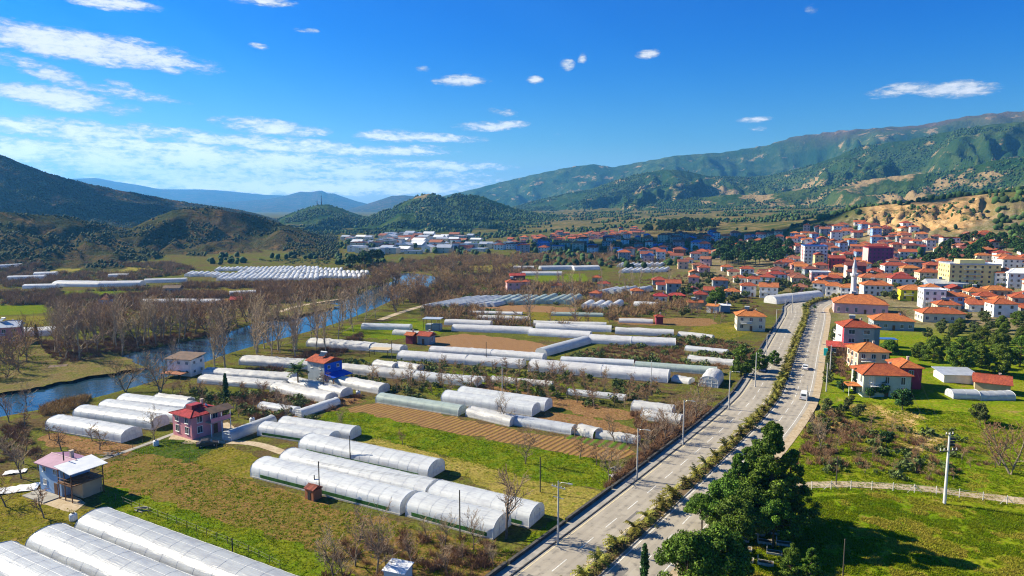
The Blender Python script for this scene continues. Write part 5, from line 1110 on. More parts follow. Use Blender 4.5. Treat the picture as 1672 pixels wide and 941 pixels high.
needle = mat('pine_needles', (.06, .125, .010), (.11, .19, .014), .35, .7, island=.65, rand=.12, transl=.12); needle_y = mat('olive_needles', (.12, .16, .014), (.075, .125, .012), .35, .75, island=.5, rand=.15, transl=.12)
needle_d = mat('dark_needles', (.022, .062, .014), (.04, .09, .014), .4, .75, island=.5, rand=.2); leaf_o = mat('olive_leaves', (.10, .125, .035), (.07, .10, .022), .5, .8, island=.45, rand=.2, transl=.1)
palm_l = mat('palm_leaves', (.22, .19, .025), (.12, .13, .016), 2, .7, island=.35, rand=.15, transl=.12); palm_g = mat('green_palm_leaves', (.03, .08, .01), (.05, .10, .015), 2, .7, island=.35, transl=.1)
shrub_m = mat('shrub_leaves', (.085, .11, .015), (.17, .12, .03), .7, .8, island=.5, rand=.2)
TREE = {}
def reg(kind, mk, seeds, bm, cm):
    TREE[kind] = []
    for s in seeds:
        a, b_ = mk(s); TREE[kind].append((np_mesh(kind + '_trunk', *a, bm), np_mesh(kind + '_crown', *b_, cm)))
reg('poplar', lambda s: bare_tree(s, 17, .95, .42, 4, (12, 5, 3), .26, .16, 1, .042), range(1, 7), bark_p, twig_g)
reg('bank', lambda s: bare_tree(s, 11, .62, .62, 4, (8, 5, 3), .24, .15, 2, .042), range(11, 16), bark, twig_b)
reg('orchard', lambda s: bare_tree(s, 5.2, .55, .8, 4, (7, 6, 4), .14, .25, 1, .026), range(21, 26), bark, twig_b)
reg('thin', lambda s: bare_tree(s, 8.5, .7, .6, 4, (10, 6, 4), .16, .18, 1, .024), range(31, 35), bark, twig_g)
reg('reddish', lambda s: bare_tree(s, 6.0, .6, .65, 4, (8, 7, 6), .10, .1, 2, .016), range(41, 44), bark_d, twig_r)
reg('stone', lambda s: conifer(s, 10, 'stone', 24000, .165), range(51, 55), bark_d, needle); reg('stone_y', lambda s: conifer(s, 9, 'stone', 15000, .19), range(55, 58), bark_d, needle_y)
reg('bushy', lambda s: conifer(s, 9, 'bushy', 15000, .19), range(101, 105), bark_d, needle); reg('bushy_y', lambda s: conifer(s, 8, 'bushy', 13000, .19), range(105, 108), bark_d, needle_y)
reg('tall', lambda s: conifer(s, 16, 'tall', 42000, .17), range(61, 64), bark_d, needle); reg('cypress', lambda s: conifer(s, 7, 'cypress', 3000, .2), range(71, 73), bark_d, needle_d)
reg('grove', lambda s: conifer(s, 13, 'stone', 1500, .6), range(81, 85), bark_d, needle_d); reg('olive', lambda s: conifer(s, 4.5, 'olive', 2000, .2), range(91, 95), bark, leaf_o); reg('far_olive', lambda s: conifer(s, 5, 'olive', 500, .42), range(96, 98), bark, leaf_o)
reg('dark_olive', lambda s: conifer(s, 5.5, 'olive', 2600, .22), range(98, 100), bark, needle_d)
def palm(seed, th=.7, fl=1.35, n=20):
    r = np.random.default_rng(seed); V0, F0 = [], []; limb(V0, F0, [np.array([0, 0, -.1]), np.array([0, 0, th * .6]), np.array([.03, 0, th])], [.17, .15, .12], 7); V, F = [], []
    for i in range(n):
        w = 2 * math.pi * i / n * 2.4 + r.normal(0, .2); el = r.uniform(.15, 1.25); pts = []; p = np.array([0, 0, th]); d = np.array([math.cos(w) * math.cos(el), math.sin(w) * math.cos(el), math.sin(el)]); L = fl * r.uniform(.8, 1.15)
        for k in range(7): pts.append(p); p = p + d * L / 6; d = d + np.array([0, 0, -.20]); d /= np.linalg.norm(d)
        sd = np.array([-math.sin(w), math.cos(w), 0])
        for k in range(6):
            for s in (-1, 1):
                o = len(V); m_ = pts[k]; q = pts[k + 1]; wd = .34 * fl * (1 - abs(k - 2) / 6.5); tip = (m_ + q) / 2 + sd * s * wd + np.array([0, 0, -.06]) + (q - m_) * .5
                V += [m_, q, tip]; F.append((o, o + 1, o + 2))
    return (np.array(V0), np.array(F0)), (np.array(V), np.array(F))
reg('median_palm', lambda s: palm(s), range(1, 5), bark_d, palm_l); reg('big_palm', lambda s: palm(s, 3.6, 2.6, 30), (9,), bark_d, palm_g)
NAMES = {'poplar': ('bare_poplar', 'tree'), 'bank': ('bare_tree', 'tree'), 'orchard': ('fruit_tree', 'tree'), 'thin': ('bare_tree', 'tree'), 'reddish': ('red_twigged_tree', 'tree'), 'stone': ('pine_tree', 'tree'), 'stone_y': ('pine_tree', 'tree'), 'tall': ('conifer_tree', 'tree'), 'bushy': ('pine_tree', 'tree'), 'bushy_y': ('pine_tree', 'tree'), 'cypress': ('cypress_tree', 'tree'), 'grove': ('grove_pine', 'tree'), 'olive': ('olive_tree', 'tree'), 'far_olive': ('hillside_olive', 'tree'), 'dark_olive': ('evergreen_bush', 'bush'), 'median_palm': ('median_palm', 'palm'), 'big_palm': ('palm_tree', 'palm')}
def tree(kind, xy, s, label, group=None, z=None):
    nm, cat = NAMES[kind]; a, b_ = TREE[kind][random.randrange(len(TREE[kind]))]; x, y = xy[0], xy[1]; s = (s * random.uniform(.94, 1.06),) * 2 + (s,)
    t = thing(nm, label, cat, (x, y, hz(x, y) if z is None else z), random.uniform(0, 6.28), group, s); link('trunk', a, t); link('crown', b_, t); return t
ROADW = ROAD
def avoid_built(x, y):
    b_ = seg_dist(x, y, ROADW) < 11.8; b_ |= seg_dist(x, y, RIVER) < 15.5
    for (px, py, r_) in PLACED: b_ |= np.hypot(x - px, y - py) < r_ * .62 + 1.0
    for (nm_, Wp_, dn_) in FIELDS:
        if nm_.startswith('far_') or nm_ in ('brown_field', 'ploughed_rows'): b_ |= in_poly(x, y, Wp_)
    for (cx, cy, ux, uy, L, w) in GHB:
        dx, dy = x - cx, y - cy; a = dx * ux + dy * uy; q = -dx * uy + dy * ux; b_ |= (np.abs(a) < L / 2 + 1.0) & (np.abs(q) < w / 2 + 1.0)
    return b_
def wood_(kind, pts, n, md, s0, s1, label, group):
    for q in sample_poly(pts, n, md, avoid_built): tree(kind, q, random.uniform(s0, s1), label, group)
# bare trees of the river (about 230 one can tell apart)
wood_('poplar', [(75,560),(200,548),(330,560),(300,585),(180,600),(90,600)], 30, 3.2, .75, 1.05, 'tall bare grey tree in the grassy wood on the far river bank', 'bare trees of the grassy wood on the far bank')
wood_('bank', [(90,540),(330,520),(470,520),(460,552),(330,556),(150,560)], 46, 4.0, .8, 1.25, 'dense brown bare tree of the wood beyond the river', 'brown bare trees beyond the river')
wood_('poplar', [(310,618),(330,590),(400,575),(470,545),(500,560),(440,588),(390,610)], 13, 3.2, .8, 1.2, 'tall pale bare tree on the near bank above the white tunnels', 'pale bare trees on the near bank')
wood_('poplar', [(440,585),(500,550),(560,520),(600,500),(640,505),(580,545),(520,590),(470,600)], 24, 3.4, .7, 1.05, 'slim bare poplar of the stand between river and greenhouses', 'slim poplars between river and greenhouses')
wood_('bank', [(470,530),(560,490),(660,455),(640,480),(560,520)], 30, 4, .8, 1.3, 'brown bare tree leaning over the far edge of the river', 'bare trees at the far edge of the river')
wood_('bank', [(600,500),(680,470),(700,462),(740,470),(690,495),(640,515)], 24, 4, .8, 1.3, 'greyish bare tree on the near bank at the river bend', 'bare trees at the river bend')
wood_('bank', [(700,455),(730,430),(860,430),(850,448),(760,462)], 30, 6, .9, 1.4, 'feathery bare tree of the grove where the river disappears', 'feathery bare trees where the river disappears')
for (u, v, k, s, lab) in [(262,642,'bank',1.0,'many-stemmed bare tree at the water beside the riverside house'),(205,640,'bank',.9,'golden-brown bare tree leaning over the water'),(285,598,'poplar',.55,'small pale poplar standing in front of the water'),(45,672,'thin',.9,'spreading bare tree at the water by the left edge'),(15,690,'thin',.9,'bare tree on the bank cut by the left edge'),
 (35,782,'thin',1.0,'bare tree beyond the mauve-roofed house at the left edge'),(72,846,'orchard',1.1,'small bare tree in the yard of the mauve-roofed house'),(10,828,'orchard',1.0,'small bare tree at the left edge near the mauve-roofed house'),(252,720,'thin',.85,'bare tree in front of the four white tunnels beside the pink house'),
 (824,690,'thin',.85,'bare tree in front of the bluish double greenhouse'),(858,758,'thin',.9,'dark bare tree standing in the green field'),(657,726,'orchard',.75,'lone twiggy tree in the green field north of the clear greenhouses'),(826,880,'thin',1.35,'big bare tree against the end of the clear greenhouse'),(995,785,'thin',.8,'bare tree beside the pavement wall and second lamp'),
 (1003,722,'orchard',1.0,'dark bare tree by the torn tunnels'),(968,660,'orchard',1.25,'round bare tree in front of the long silvery greenhouse'),(908,648,'orchard',1.2,'bare tree left of the round one before the long silvery greenhouse'),(1340,735,'thin',.9,'pale bare tree on the eroded bank right of the road'),(1650,775,'bank',1.0,'large greyish bare tree on the slope at the right edge'),(1632,760,'bank',.8,'smaller greyish bare tree beside the large one at the right edge'),
 (935,482,'poplar',.8,'lone bare poplar at the end of the dome row'),(866,535,'poplar',1.0,'lone tall poplar beside the thin plastic strip house'),(940,530,'poplar',.9,'lone tall poplar at the gap in the dome row'),(998,430,'poplar',1.0,'narrow brown poplar before the shaded town'),(1385,600,'bank',.75,'bare tree in front of the grey apartment house'),(1475,528,'bank',.6,'bare tree between the blue-grey and grey-white houses'),
 (560,700,'thin',.55,'small bare tree by the askew white tunnel'),(470,690,'thin',.9,'bare tree between the yard and the crumpled tunnels'),(530,640,'orchard',1.2,'bare tree before the blue awning'),(612,632,'orchard',1.3,'bare tree left of the long white tunnel end')]: tree(k, P(u, v), s, lab)
for (u, v, s, lab) in [(580,925,1.0,'tall thin bare tree among the bushes at the bottom'),(615,940,1.1,'thin bare tree behind the pump shed'),(545,950,.9,'pale thin bare tree at the bottom edge')]: tree('thin', P(u, v), s, lab)
wood_('orchard', [(640,640),(720,618),(900,640),(1060,655),(1050,672),(900,660),(760,648)], 56, 4, .7, 1.1, 'small dark bare fruit tree on the plots south of the broad greenhouses', 'fruit trees south of the broad greenhouses')
wood_('orchard', [(240,640),(420,640),(470,640),(430,690),(370,690),(300,655)], 22, 4.5, .6, 1.0, 'small bare fruit tree in the orchard below the riverside house', 'fruit trees below the riverside house')
wood_('thin', [(880,880),(985,800),(1085,715),(1200,640),(1215,640),(1090,735),(1000,812),(905,905)], 26, 3, .45, .85, 'thin bare tree in the scrub beside the pavement wall', 'bare trees beside the pavement wall')
wood_('thin', [(560,890),(700,880),(820,900),(800,950),(540,950)], 10, 3, .4, .7, 'low bare sapling among the bushes at the bottom edge', 'saplings at the bottom edge')
wood_('orchard', [(1320,690),(1420,690),(1560,740),(1640,760),(1560,790),(1330,770)], 30, 4, .4, .75, 'low dark bare bush on the green slope above the fence', 'bare bushes on the green slope above the fence')
for (u, v, s, lab) in [(905,620,1.05,'red-twigged bush in front of the long silvery greenhouse'),(430,640,.6,'small reddish bush by the crumpled tunnels')]: tree('reddish', P(u, v), s, lab)
wood_('poplar', [(830,470),(1000,452),(1100,460),(1060,480),(900,490)], 14, 12, .45, .8, 'bare poplar scattered over the far green plots', 'poplars of the far green plots')
wood_('orchard', [(560,640),(700,600),(900,610),(1100,640),(1060,660),(800,640)], 44, 4.5, .7, 1.1, 'small bare tree scattered between the long greenhouses', 'small bare trees between the long greenhouses')
wood_('orchard', [(880,720),(1060,690),(1150,640),(1170,650),(1000,770),(900,740)], 18, 4, .6, 1.1, 'bare fruit tree on the plots by the torn tunnels', 'fruit trees by the torn tunnels')
wood_('orchard', [(700,530),(800,515),(1000,520),(1120,500),(1180,530),(900,530)], 40, 6, .9, 1.4, 'bare tree on the scrubby meadow north of the greenhouses', 'bare trees of the scrubby meadow')
wood_('orchard', [(20,700),(160,690),(260,740),(160,750),(60,780),(0,760)], 9, 6, .7, 1.1, 'small bare tree on the olive ground behind the mauve-roofed house', 'small bare trees behind the mauve-roofed house')
wood_('bank', [(-30,575),(60,560),(120,585),(110,612),(40,628),(-30,640)], 16, 5, .7, 1.1, 'bare tree on the grassy far bank near the left edge', 'bare trees of the far bank near the left edge')
# evergreens
EG = [('tall',1255,872,1.12,'tallest dark conifer by the road, pointed top'),('tall',1203,866,.78,'dark conifer left of the tallest one by the road'),('tall',1288,852,.74,'dark conifer right of the tallest one by the road'),('stone',1146,870,.66,'rounded pine leaning to the road before the tall conifers'),('bushy',1180,852,.8,'pine crown filling the gap beside the leaning pine'),('stone',1222,882,.95,'low pine in front of the dense rounded one'),('stone',1262,895,.8,'small pine at the edge of the lawn shade'),('tall',1228,852,.85,'conifer tucked behind the dense rounded pine'),('stone',1200,905,.9,'pine standing over the graves'),('stone',1192,874,.95,'rounded pine between the leaning one and the tall conifers'),('stone',1232,858,1.05,'dense rounded pine in front of the tallest conifer'),
 ('stone',1122,992,1.05,'broad pine crown at the bottom edge beside the road, nearest'),('stone',1165,985,1.05,'broad pine crown right of the nearest one at the bottom edge'),('stone',1180,950,.80,'smaller pine beside the graves'),('cypress',1052,948,.75,'thin young conifer at the bottom edge of the road'),('tall',1290,985,.5,'spiky dark conifer at the bottom edge by the lawn'),('tall',1322,975,.42,'smaller spiky conifer at the bottom edge by the lawn'),
 ('bushy',1210,614,1.05,'big round pine on the left of the road, left of two'),('bushy',1264,597,.55,'small round pine leaning over the road'),('bushy',1240,606,.75,'round pine between the big one and the road'),('bushy',1170,506,1.25,'large round pine by the orange hut in the orchards'),
 ('bushy',1523,592,.95,'pine in the row behind the barns, leftmost dark one'),('bushy',1568,605,1.15,'large pine in the row behind the barns'),('bushy_y',1632,612,1.2,'yellowish pine in the row behind the barns'),('bushy_y',1600,600,.9,'small yellowish pine between two larger ones behind the barns'),('bushy',1665,600,1.1,'pine at the right edge behind the barns'),('stone',1450,596,.85,'flat-topped umbrella pine over the peach house'),('stone',1432,600,.7,'umbrella pine beside the flat-topped one over the peach house'),
 ('dark_olive',1473,670,1.15,'round dark tree on the lawn before the pale green house'),('dark_olive',1440,648,.9,'dark bush at the corner of the pale green house'),('olive',1600,692,1.15,'grey-green olive tree with a forked crown on the slope'),('cypress',1395,640,.95,'slim cypress left of the pale green house'),('cypress',369,652,1.0,'dark cypress at the orchard by the crumpled tunnel'),('cypress',60,556,.9,'small dark cypress across the river'),('dark_olive',1447,728,.7,'dark green bush on the slope under the eroded bank'),
 ('dark_olive',1375,640,.7,'green bush by the road shoulder left of the cypress'),('dark_olive',1420,650,.6,'dark low bush by the porch of the pale green house')]
for k, u, v, s, lab in EG: tree(k, P(u, v), s, lab)
tree('big_palm', P(487, 634), 1.35, 'green palm tree beside the blue house'); tree('big_palm', P(1330, 510), .6, 'small palm at the road end hedge, right'); tree('big_palm', P(1312, 508), .65, 'small palm at the road end hedge, left')
wood_('dark_olive', [(1285,512),(1310,500),(1375,498),(1385,508),(1340,512)], 16, 3, .6, .9, 'green bush in the hedge where the road enters the town', 'hedge bushes at the road end')
wood_('grove', [(1165,432),(1180,402),(1290,398),(1296,432),(1230,440)], 48, 7, .8, 1.25, 'dark pine of the grove left of the white tower block', 'pines of the dark grove')
wood_('grove', [(1046,382),(1090,366),(1160,364),(1168,376),(1120,382)], 70, 9, .8, 1.15, 'dark pine of the wooded knoll above the shaded quarter', 'pines of the wooded knoll')
wood_('grove', [(1500,440),(1560,395),(1690,385),(1690,425),(1600,432)], 40, 8, .55, .9, 'dark pine among the houses of the wooded hillside', 'pines of the wooded hillside')
wood_('grove', [(570,445),(600,425),(625,428),(630,442)], 7, 8, .9, 1.2, 'dark pine of the clump at the end of the dense tunnel field', 'pines beside the dense tunnel field')
wood_('bushy_y', [(1490,590),(1560,540),(1690,520),(1690,575),(1560,585)], 22, 5, .5, .85, 'yellowish pine on the slope above the barns', 'pines on the slope above the barns')
wood_('olive', [(1480,560),(1540,530),(1690,500),(1690,540)], 26, 4, .8, 1.2, 'grey-green bush on the terrace below the town', 'bushes on the terrace below the town')
wood_('olive', [(1300,690),(1350,650),(1420,655),(1400,690),(1330,720)], 14, 3, .4, .7, 'olive bush on the bank right of the road', 'bushes on the bank right of the road')
wood_('olive', [(1330,640),(1345,560),(1365,540),(1360,600),(1350,640)], 16, 3, .5, .9, 'shrub between the road and the apartment house', 'shrubs between road and apartment house')
wood_('far_olive', [(1240,452),(1290,430),(1380,420),(1480,425),(1560,440),(1660,480),(1600,500),(1420,490),(1260,480)], 160, 3.5, .8, 1.3, 'small dark tree between the houses of the old town', 'trees between the houses of the old town')
wood_('far_olive', [(1000,428),(1040,392),(1290,386),(1500,388),(1480,420),(1180,412)], 80, 9, .9, 1.4, 'dark tree between the houses of the shaded quarter', 'trees between the houses of the shaded quarter')
wood_('far_olive', [(1100,470),(1180,440),(1270,470),(1200,500),(1110,520)], 40, 5, .8, 1.3, 'green tree in the orchards west of the old town', 'trees in the orchards west of the old town')
# median palms and the low shrubs between them
s = 38.0; k = 0
while s < TOT * .925:
    (x, y), a = road_at(s, random.uniform(-.25, .25)); tree('median_palm', (x, y), random.uniform(1.15, 1.6) if s < 200 else random.uniform(1.2, 1.7), 'short spreading palm planted in the road median', 'palms of the road median', .12); s += random.uniform(4.4, 6.8) if s < 190 else random.uniform(2.6, 4.0)
def low_bush(seed, n=130, size=.13):
    r = np.random.default_rng(seed); C = np.column_stack([r.normal(0, .45, 6), r.normal(0, .3, 6), r.uniform(.2, .5, 6)]); return leaf_cards(C, np.full(6, .38), n, size, r)
lb = [low_bush(i) for i in range(5)]; q = []
for s in np.arange(30, TOT * .93, .62):
    if random.random() < .86: (x, y), a = road_at(s, random.uniform(-.6, .6)); q.append((x, y, .12))
q = np.array(q); tag(link('ground_cover', merged('ground_cover', lb, q, rng.random(len(q)) * 6.28, np.column_stack([rng.uniform(.8, 1.3, len(q))] * 2 + [rng.uniform(.5, .95, len(q))]), shrub_m)), kind='stuff', cat='ground cover', label='low olive shrubs filling the planted road median')
# ---- undergrowth masses
def twig_ball(seed, n=90, h=1.6):
    r = np.random.default_rng(seed); V, F = [], []
    for i in range(n):
        b_ = np.array([r.normal(0, .35), r.normal(0, .35), 0]); d = np.array([r.normal(0, .55), r.normal(0, .55), 1]); d /= np.linalg.norm(d); e = b_ + d * h * r.uniform(.5, 1.1) + np.array([0, 0, -.1]); s_ = np.cross(d, r.normal(0, 1, 3)); s_ = s_ / np.linalg.norm(s_) * .03; o = len(V); m_ = (b_ + e) / 2 + r.normal(0, .15, 3)
        V += [b_ - s_, b_ + s_, m_ + s_ * .8, m_ - s_ * .8, e]; F += [(o, o + 1, o + 2, o + 3), (o + 3, o + 2, o + 4, o + 4)]
    return np.array(V), np.array(F)
def tri(F): return np.array([(a, b_, c) for (a, b_, c, d) in F] + [(a, c, d) for (a, b_, c, d) in F if d != c])
tb = [(V, tri(F)) for V, F in (twig_ball(i) for i in range(5))]
def mass(name, areas, m, variants, label, cat, s0=.7, s1=1.5, flat=1.0):
    Q = [];
    for pts, n in areas:
        xy = sample_poly(pts, n, 0, avoid_built)
        if len(xy): Q.append(on_ground(xy))
    Q = np.vstack(Q); sc = rng.uniform(s0, s1, len(Q)); S = np.column_stack([sc, sc, sc * flat])
    tag(link(name, merged(name, variants, Q, rng.random(len(Q)) * 6.28, S, m)), label, cat, kind='stuff')
mass('brushwood', [([(880,890),(985,800),(1085,715),(1205,640),(1212,640),(1090,735),(1000,815),(900,915)], 420), ([(900,590),(1020,560),(1110,545),(1225,565),(1240,590),(1180,605),(1100,600)], 480), ([(560,880),(700,870),(830,890),(810,950),(520,950)], 80), ([(1290,720),(1350,670),(1400,690),(1380,760),(1300,760)], 110), ([(60,560),(330,545),(470,530),(560,500),(540,520),(330,565),(100,600)], 500), ([(380,610),(480,585),(590,545),(600,560),(500,605)], 260), ([(960,470),(1180,440),(1240,500),(1200,520),(1000,500)], 420), ([(1360,540),(1345,600),(1400,630),(1420,600)], 140), ([(1030,670),(1140,660),(1130,720),(1040,720)], 160), ([(380,650),(480,635),(600,650),(540,672),(420,690)], 120), ([(0,700),(40,690),(60,740),(0,760)], 60), ([(1400,690),(1560,720),(1640,760),(1500,790),(1350,770)], 60)], twig_b, tb, 'brown leafless brushwood along the road, banks and plots', 'brushwood', .5, 1.2)
mass('scrub', [([(0,480),(300,470),(560,475),(640,455),(560,495),(300,510),(0,500)], 560), ([(640,470),(860,440),(1000,470),(1130,500),(900,540),(700,520)], 700), ([(560,440),(720,420),(1000,412),(1100,430),(840,440),(640,452)], 700), ([(0,430),(280,430),(330,445),(200,460),(0,470)], 420), ([(300,465),(600,462),(640,470),(300,490)], 420)], twig_b, tb, 'brown bare thickets on the valley floor beyond the river', 'scrub', 1.6, 3.4)
ls = [low_bush(20 + i, 110, .16) for i in range(4)]
mass('green_thickets', [([(0,480),(300,470),(560,475),(640,455),(560,495),(300,510),(0,500)], 260), ([(640,470),(860,440),(1000,470),(1130,500),(900,540),(700,520)], 380), ([(560,440),(720,420),(1000,412),(1100,430),(840,440),(640,452)], 400), ([(900,590),(1020,560),(1110,545),(1225,565),(1240,590),(1180,605)], 160), ([(1320,690),(1560,700),(1640,760),(1500,790),(1330,770)], 40), ([(0,430),(280,430),(330,445),(200,460),(0,470)], 240), ([(560,590),(900,600),(1100,640),(1000,665),(600,655)], 150), ([(300,640),(560,650),(520,690),(380,690)], 60), ([(420,425),(620,420),(640,435),(480,434)], 160)], leaf_o, ls, 'low green thickets scattered over the plots', 'thicket', .9, 2.6)
mass('reeds', [([(75,655),(130,640),(150,652),(110,675),(70,680)], 130)], mat('reed_straw', (.40, .27, .10), (.30, .20, .08), 2, .9, island=.3), tb, 'golden reeds on the near river bank', 'reeds', .9, 1.6)
# grass tufts
def tuft(seed, n=7, h=.20):
    r = np.random.default_rng(seed); V, F = [], []
    for i in range(n):
        w = r.random() * 6.28; b_ = np.array([r.normal(0, .13), r.normal(0, .13), -.02]); t_ = b_ + np.array([math.cos(w) * .17, math.sin(w) * .17, h * r.uniform(.6, 1.1)]); s_ = np.array([-math.sin(w), math.cos(w), 0]) * .075; o = len(V); V += [b_ - s_, b_ + s_, t_]; F.append((o, o + 1, o + 2))
    return np.array(V), np.array(F)
tf = [tuft(i) for i in range(6)]
g1 = mat('grass_blades', (.14, .23, .006), (.22, .26, .012), .25, .85, island=.3, coords='World', transl=.5, spec=.0); g2 = mat('dry_blades', (.34, .29, .04), (.26, .27, .02), .2, .9, island=.3, coords='World', transl=.4, spec=.1)
Q1, Q2 = [], []
for nm, Wp, dens in FIELDS:
    if dens <= 0: continue
    lo, hi = Wp.min(0), Wp.max(0); ar = (hi - lo).prod(); n = int(min(ar, 9000) * dens * 3.2)
    q = lo + rng.random((n, 2)) * (hi - lo); q = q[in_poly(q[:, 0], q[:, 1], Wp)]; pn = fbm(q[:, 0] / 2.2, q[:, 1] / 2.2, 4, 3) * .6 + .4 * fbm(q[:, 0] / 14, q[:, 1] / 14, 2, 4); q = q[pn > .53 - .12 * min(dens, 1.2)]; q = q[~avoid_built(q[:, 0], q[:, 1])]
    (Q2 if nm in ('olive_field', 'dry_meadow', 'scrub_field', 'yellow_field') else Q1).append(q)
for pts, n in (([(1060,960),(1300,815),(1420,806),(1690,840),(1690,970)], 26000), ([(1290,800),(1320,680),(1420,655),(1690,690),(1690,830)], 15000)):
    q = sample_poly(pts, n, 0, avoid_built); pn = fbm(q[:, 0] / 4, q[:, 1] / 4, 3, 8); Q1.append(q[pn > .5]); Q2.append(q[pn < .43])
for nm, Q, m, lb_ in (('grass', Q1, g1, 'fresh green grass tufts of the fields and the lawn'), ('dry_grass', Q2, g2, 'yellowish grass tufts of the meadows')):
    xyz = on_ground(np.vstack(Q)); sc = rng.uniform(.6, 1.5, len(xyz)); tag(link(nm, merged(nm, tf, xyz, rng.random(len(xyz)) * 6.28, sc, m)), lb_, 'grass', kind='stuff')
# trees of the hills, far off
def blob(seed, n=1):
    r = np.random.default_rng(seed); t_ = (1 + 5 ** .5) / 2; V = np.array([(-1, t_, 0), (1, t_, 0), (-1, -t_, 0), (1, -t_, 0), (0, -1, t_), (0, 1, t_), (0, -1, -t_), (0, 1, -t_), (t_, 0, -1), (t_, 0, 1), (-t_, 0, -1), (-t_, 0, 1)], float); V /= np.linalg.norm(V[0])
    F = np.array([(0, 11, 5), (0, 5, 1), (0, 1, 7), (0, 7, 10), (0, 10, 11), (1, 5, 9), (5, 11, 4), (11, 10, 2), (10, 7, 6), (7, 1, 8), (3, 9, 4), (3, 4, 2), (3, 2, 6), (3, 6, 8), (3, 8, 9), (4, 9, 5), (2, 4, 11), (6, 2, 10), (8, 6, 7), (9, 8, 1)])
    V = V * r.uniform(.7, 1.25, (12, 1)); V[:, 2] = V[:, 2] * .8 + .55; return V, F
blobs = [blob(i) for i in range(8)]
def hill_trees(name, az0, az1, d0, d1, n, test, s0, s1, m, label, nscale=60, thr=.5, zmin=None):
    az = R(az0) + rng.random(n) * R(az1 - az0); d = np.sqrt(d0 ** 2 + rng.random(n) * (d1 ** 2 - d0 ** 2)); x, y = d * np.sin(az), d * np.cos(az); z, zn, bd = terrain(x, y, True); k = test(zn, bd, x, y, z) & (fbm(x / nscale, y / nscale, 3, 55) > thr)
    x, y, z = x[k], y[k], z[k]; sc = rng.uniform(s0, s1, len(x)); S = np.column_stack([sc, sc, sc * rng.uniform(.9, 1.6, len(x))])
    tag(link(name, merged(name, blobs, np.column_stack([x, y, z]), rng.random(len(x)) * 6.28, S, m)), label, 'trees', kind='stuff')
hm = mat('scrub_crowns', (.022, .04, .012), (.04, .055, .018), .02, .9, island=.5, coords='World'); hm2 = mat('forest_crowns', (.018, .05, .012), (.045, .085, .02), .008, .9, island=.5, coords='World')
hill_trees('hillside_scrub', -50, -6, 560, 2400, 120000, lambda zn, bd, x, y, z: (zn == 1) | ((zn == 4) & (rng.random(len(x)) < .7)), 0.7, 1.8, hm, 'dark scrub and small trees dotted over the left hills', 42, .47)
hill_trees('forest', -24, 50, 1300, 3700, 95000, lambda zn, bd, x, y, z: zn == 3, 1.8, 4.0, hm2, 'pine forest covering the hills of the right range', 150, .42)
hill_trees('plain_trees', -24, 50, 580, 2600, 28000, lambda zn, bd, x, y, z: (zn == 0) & (bd < .2) & (z > -.5) & ((x < 150) | (z > 2)) & ~avoid_built(x, y), 1.6, 3.8, hm2, 'scattered trees and hedges on the tilted plain', 70, .56)
hill_trees('bluff_bushes', 25, 37, 760, 960, 700, lambda zn, bd, x, y, z: (zn == 0) & (bd > .3), .7, 2.2, hm2, 'bushes dotted over the eroded sandy bluff', 22, .56)
hill_trees('bluff_scrub', 35.2, 46, 760, 1000, 2600, lambda zn, bd, x, y, z: (zn == 0) & (bd < .4), 1.4, 3.6, hm2, 'dark pines and scrub beside the sandy bluff', 40, .45)
hill_trees('bluff_trees', 24, 46, 860, 1250, 1500, lambda zn, bd, x, y, z: (bd < .35) & (zn == 0), 2.0, 4.2, hm2, 'pines along the top of the sandy bluff', 60, .40)
# ------------------------------------------------------------------ poles, lamps, fence, vehicles, graves
pole_m = mat('pole_concrete', (.50, .49, .46), (.40, .39, .37), 1.5, .85); pole_d = mat('weathered_post', (.075, .065, .055), rough=.9); lampm = mat('lamp_head', (.36, .37, .38), rough=.4, metal=.4); ceram = mat('insulator', (.62, .60, .56), rough=.3); wirem = mat('wire', (.05, .05, .055), rough=.6)
def lamp(p, h, label, cross=False, face=1):
    s, o = min((math.hypot(p[0] - q[0], p[1] - q[1]), i) for i, q in enumerate(ROAD)); d = ROAD[min(o + 1, len(ROAD) - 1)] - ROAD[o - 1]; a = math.atan2(d[1], d[0]) - math.pi / 2
    t = thing('street_lamp', label, 'street lamp', (p[0], p[1], .1 if True else 0), a); mb = MB(); mb.lathe([(.19, 0), (.10, h)], 8); link('pole', mb.mesh('pole', pole_m), t)
    mb = MB(); mb.tube([(0, 0, h - .5), (.6 * face, 0, h - .1), (1.7 * face, 0, h)], .04, 5); link('arm', mb.mesh('arm', lampm), t)
    mb = MB(); mb.box((2.0 * face, 0, h), (.8, .26, .13)); link('lamp_head', mb.mesh('lamp_head', lampm), t)
    if cross:
        mb = MB(); mb.box((0, 0, h - 1.0), (2.4, .12, .12)); mb.box((0, 0, h - 2.6), (1.8, .1, .1)); link('crossarm', mb.mesh('crossarm', lampm), t)
        for x in (-1.05, -.5, .5, 1.05): mb = MB(); mb.lathe([(.05, 0), (.09, .1), (.05, .2), (0, .22)], 6); link('insulator', mb.mesh('insulator', ceram), t, (x, 0, h - .94))
for u, v, h, lab, cr in [(911,889,9.8,'concrete lamp pole with crossarm at the pavement, nearest the bottom',True),(1040,784,9.8,'concrete lamp pole at the pavement wall, second along the road',False),(1115,727,9.8,'concrete lamp pole at the pavement wall, third along the road',False),(1190,669,9.8,'concrete lamp pole at the pavement wall, fourth along the road',False),(1233,632,9.8,'concrete lamp pole beside the big round pine',False),(1251,590,9.0,'concrete lamp pole just past the round pines',False),(1267,541,9.0,'lamp pole left of the road before the town entrance',False),(1293,512,9.5,'lamp pole at the town entrance',False),(1281,520,8.5,'slim lamp pole beside the arched hall',False)]:
    lamp(P(u, v), h, lab, cr)
